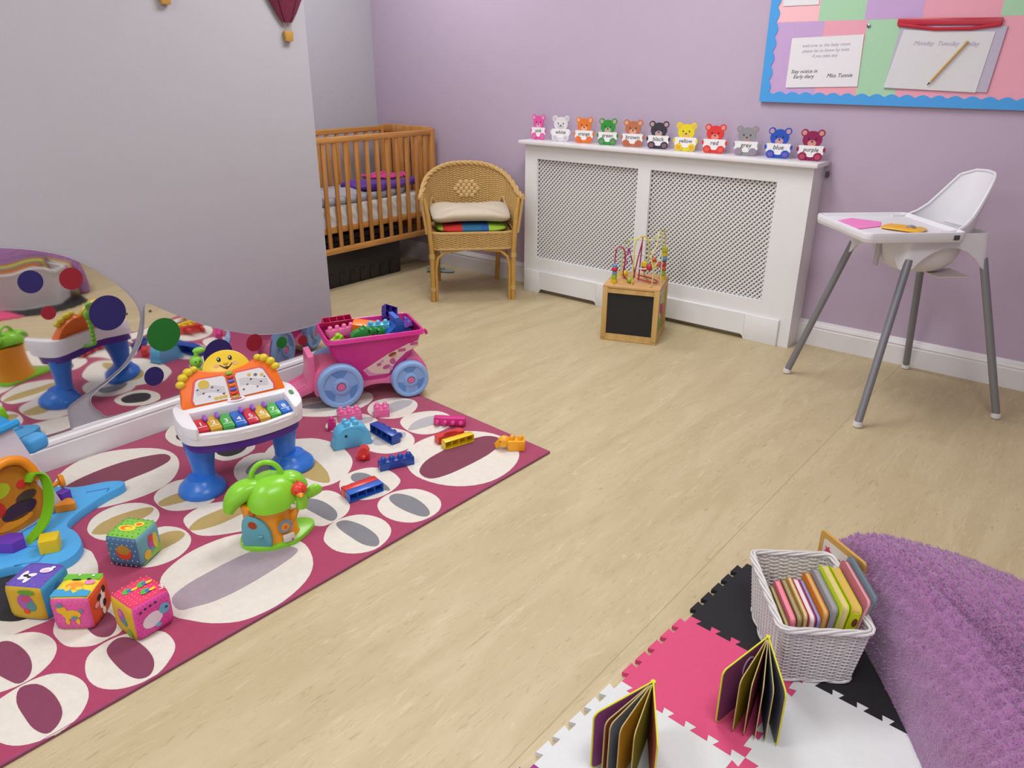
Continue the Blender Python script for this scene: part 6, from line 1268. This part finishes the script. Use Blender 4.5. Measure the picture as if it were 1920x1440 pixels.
    for lb, th_, ex, h_, cv_, pg_, y_ in shelf:
        tl_ = -4 + 16*(xx+0.0745)/0.14; book(lb, xx+th_/2, th_, L+ex, h_, cv_, pg_, tl_, y_)
        if 'thick' in lb:
            Mx = B @ TR(xx+th_/2, y_, 0.009) @ RY(math.radians(-6)); tb = [o_ for o_ in sc.collection.objects if o_.get('label') == lb][0]
            g = G(); E_ = frame((0, -0.0004, 0), (1, 0, 0), (0, 0, 1)); g.prism(rrect(0, h_/2, th_-0.004, h_-0.022, 0.004), -0.001, 0.0012, printed('cover_BBC41A', 'BBC41A'), E_)
            g.disk(0.002, h_-0.034, 0.006, 0.011, printed('cover_brown_spot', '6B3A20'), E_, z=0.0013); o_ = g.out('spine_print', tb)
        xx += th_ + 0.0007
    def d_stars(g, M, w, h):
        g.prism(rrect(w/2, h/2, w*0.80, h*0.84, 0.006), 0, 0.0006, printed('cover_cream_panel', 'D8CFC6'), M)
        for x, y, s_, c_ in ((0.2, 0.32, 0.012, 'C24A60'), (0.42, 0.42, 0.007, '6A7C9C'), (0.6, 0.62, 0.007, '6A8C7C'), (0.78, 0.80, 0.013, 'C24A60'), (0.5, 0.78, 0.006, 'C29A40'), (0.75, 0.45, 0.007, '6A7C9C')):
            g.prism([(w*x + s_*(1 if k % 2 else 0.5)*math.cos(k*PI/5), h*y + s_*(1 if k % 2 else 0.5)*math.sin(k*PI/5)) for k in range(10)], 0.0006, 0.0012, printed('star_'+c_, c_), M)
    tb = thing('board_book', 'tan-bordered board book with stars, standing up between far side of the basket and purple cushion', 'book')
    tb.matrix_world = TR(-0.425, 1.778, TH) @ RZ(math.radians(-123)) @ RX(math.radians(0))
    F = Matrix(((0, 0, -1, 0), (1, 0, 0, 0), (0, 1, 0, 0), (0, 0, 0, 1)))
    w, h = 0.155, 0.203; Mx = TR(0.006, 0, 0)
    g = G(); g.prism(rrect(w/2, h/2, w, h, 0.010), -0.004, 0.004, printed('cover_tan_border', 'C59A52'), Mx @ F); g.out('cover', tb)
    g = G(); d_stars(g, Mx @ F @ TR(0, 0, 0.0042), w, h); g.out('cover_picture', tb)
    g = G(); d_stars(g, Mx @ F @ TR(w, 0, -0.0042) @ RY(PI), w, h); g.out('cover_picture', tb)
basket()

# ------------------------------------------------------------------ two board books standing open on the mats
def open_book(label, spine, ends, h, cols, w=0.152):
    t = thing('board_book', label, 'book', (spine[0], spine[1], TH), group='board books standing open on the foam mats')
    ed = printed('cover_yellow_edge', 'CFCF35')
    a0 = math.atan2(ends[0][1]-spine[1], ends[0][0]-spine[0]); a1 = math.atan2(ends[1][1]-spine[1], ends[1][0]-spine[0])
    n = len(cols)
    for k, (fr, c, wk) in enumerate(cols):
        a = a0 + (a1-a0)*fr; M = RZ(a) @ Matrix(((1, 0, 0, 0.004), (0, 0, -1, 0), (0, 1, 0, 0), (0, 0, 0, 1)))
        cover = k in (0, n-1); th = 0.0030 if cover else 0.0019; hh = h if cover else h-0.004; z0 = 0.0005 if cover else 0.0025
        g = G(); poly = [(0, 0), (wk-0.014, 0)] + [(wk-0.014+0.014*math.sin(q), 0.014-0.014*math.cos(q)) for q in np.linspace(0.2, PI/2, 5)] + [(wk-0.014+0.014*math.cos(q), hh-0.014+0.014*math.sin(q)) for q in np.linspace(0, PI/2, 6)] + [(0, hh)]
        poly = [(x, y+z0) for x, y in poly]
        g.prism(poly, -th/2, th/2, ed if cover else printed('page_board_edge', 'B9A86A'), M)
        ins = [(wk*0.5+(x-wk*0.5)*0.97, hh*0.5+(y-hh*0.5)*0.97) for x, y in poly]
        mm = printed('page_'+c, c)
        g.prism(ins, th/2-0.0003, th/2+0.0003, mm, M); g.prism(ins, -th/2-0.0003, -th/2+0.0003, mm, M)
        pg = g.out('cover' if cover else 'page', t)
        if c == '8A4A80' or c == '7E3F6C':
            g = G()
            for s in (-1, 1):
                MM = M @ TR(0, 0, s*(th/2+0.0003)) @ (Matrix() if s > 0 else TR(wk, 0, 0) @ RY(PI))
                pts = [(wk*0.60+0.020*math.cos(q), hh*0.70+0.024*math.sin(q)) for q in np.linspace(0, 2*PI, 20)[:-1]]
                g.tube([MM @ Vector((x, y, 0.0002)) for x, y in pts], 0.0022, printed('pale_mauve_print', 'B790B8'), 5, True); g.disk(wk*0.62, hh*0.36, 0.012, 0.007, printed('pale_mauve_print', ''), MM, a=0.6)
            g.out('cover_picture', pg)
    g = G(); g.tube([(0, 0, 0.001), (0, 0, h)], 0.0052, ed, 10); g.out('spine', t)
open_book('open board book fanned out on the pink foam tile', (-0.400, 1.372), [(-0.431, 1.21), (-0.305, 1.232)], 0.144,
          [(0.0, '7E3F6C', 0.160), (0.30, '8C8418', 0.158), (0.48, '8A3A3E', 0.156), (0.66, '4E3450', 0.156), (0.82, '4A5866', 0.156), (1.0, '5A5A64', 0.162)])
open_book('open board book standing on the white foam tile at the bottom of the view', (-0.526, 1.095), [(-0.569, 0.955), (-0.443, 0.966)], 0.146,
          [(0.0, '8A4A80', 0.150), (0.20, '8E4A34', 0.146), (0.28, '66707E', 0.144), (0.44, 'B8801C', 0.142), (0.66, '8C8A2A', 0.140), (1.0, '9A4A3A', 0.150)])

# ------------------------------------------------------------------ purple fluffy floor cushion
def fluffy_cushion():
    t = thing('floor_cushion', 'large purple fluffy floor cushion at the right edge behind the basket', 'cushion', (0.12, 1.42, TH))
    out = [(-0.42, 1.86), (-0.375, 1.93), (-0.20, 1.96), (0.0, 1.93), (0.20, 1.90), (0.50, 1.85), (0.66, 1.70), (0.70, 1.4), (0.66, 1.05), (0.55, 0.85), (0.38, 0.78), (0.22, 0.82), (0.10, 0.95), (0.045, 1.15), (-0.045, 1.34), (-0.175, 1.54), (-0.32, 1.73)]
    out = smooth_closed([(x-0.12, y-1.42) for x, y in out], 8); k = len(out); hgt = 0.240
    mc = mat('purple_minky', '986895', 0.95, 0.18, 40, 0.6, 300, spec=0.1, sheen=0.6)
    def P(u, v):
        f = u*k; i = int(f) % k; p = Vector(out[i]).lerp(Vector(out[(i+1) % k]), f-int(f))
        # v: 0 contact line, 1 centre
        q = min(1, v/0.55); a = q*PI/2; s = (1-0.10*(1-math.sin(PI*min(1, q*1.0+0.0)))*(1-q)) if False else 1
        run = 0.52*(1-math.cos(a))**1.15 if q < 1 else 0.52 + (v-0.55)/0.45*0.48
        z = hgt*math.sin(a)**0.9 if q < 1 else hgt
        z += 0.012*math.sin(v*2.0)
        s = 1-run; x, y = p.x*s, p.y*s
        return (x, y, z)
    def R(u, v):
        x, y, z = P(u, v); px = x/0.036; py = y/0.036+0.5*(math.floor(px) % 2)
        b = math.cos(2*PI*x/0.040)*math.cos(2*PI*(y+0.3*z)/0.040) + 0.5*math.sin(z*90)*math.cos(2*PI*(x+y)/0.05)*0.6
        amp = 0.0065*min(1, v*12); e = 1e-3
        return (x*(1+0.01*b*min(1, v*12)), y*(1+0.01*b*min(1, v*12)), z+amp*b)
    g = G(); g.grid(R, 330, 110, mc, None, True)
    c_ = g.out('cover', t, ang=80)
    # short pile
    me = c_.data; r = random.Random(3); n = len(me.polygons); V = []; F = []
    cols = [mat('purple_pile', 'A87CA6', 0.9, 0.2, 60, spec=0.15, sheen=0.5)]
    for _ in range(42000):
        pl = me.polygons[r.randrange(n)]; a, b, c3 = (me.vertices[i].co for i in pl.vertices[:3]); x, y = r.random(), r.random()
        if x+y > 1: x, y = 1-x, 1-y
        p = a + (b-a)*x + (c3-a)*y; nn = pl.normal.copy()
        if nn.z < -0.2: nn = -nn
        if pl.area < 1e-6 and r.random() < 0.5: continue
        d = (nn + Vector((r.uniform(-.7, .7), r.uniform(-.7, .7), r.uniform(-.5, .5)))).normalized()*r.uniform(0.004, 0.009); s = d.orthogonal().normalized()*0.0008
        if (p+d).z < 0.001: continue
        i = len(V); V += [tuple(p-s), tuple(p+s), tuple(p+d)]; F.append((i, i+1, i+2))
    m2 = bpy.data.meshes.new('pile'); m2.from_pydata(V, [], F); m2.materials.append(cols[0])
    o = bpy.data.objects.new('pile', m2); sc.collection.objects.link(o); o.parent = t; o['kind'] = 'stuff'
fluffy_cushion()
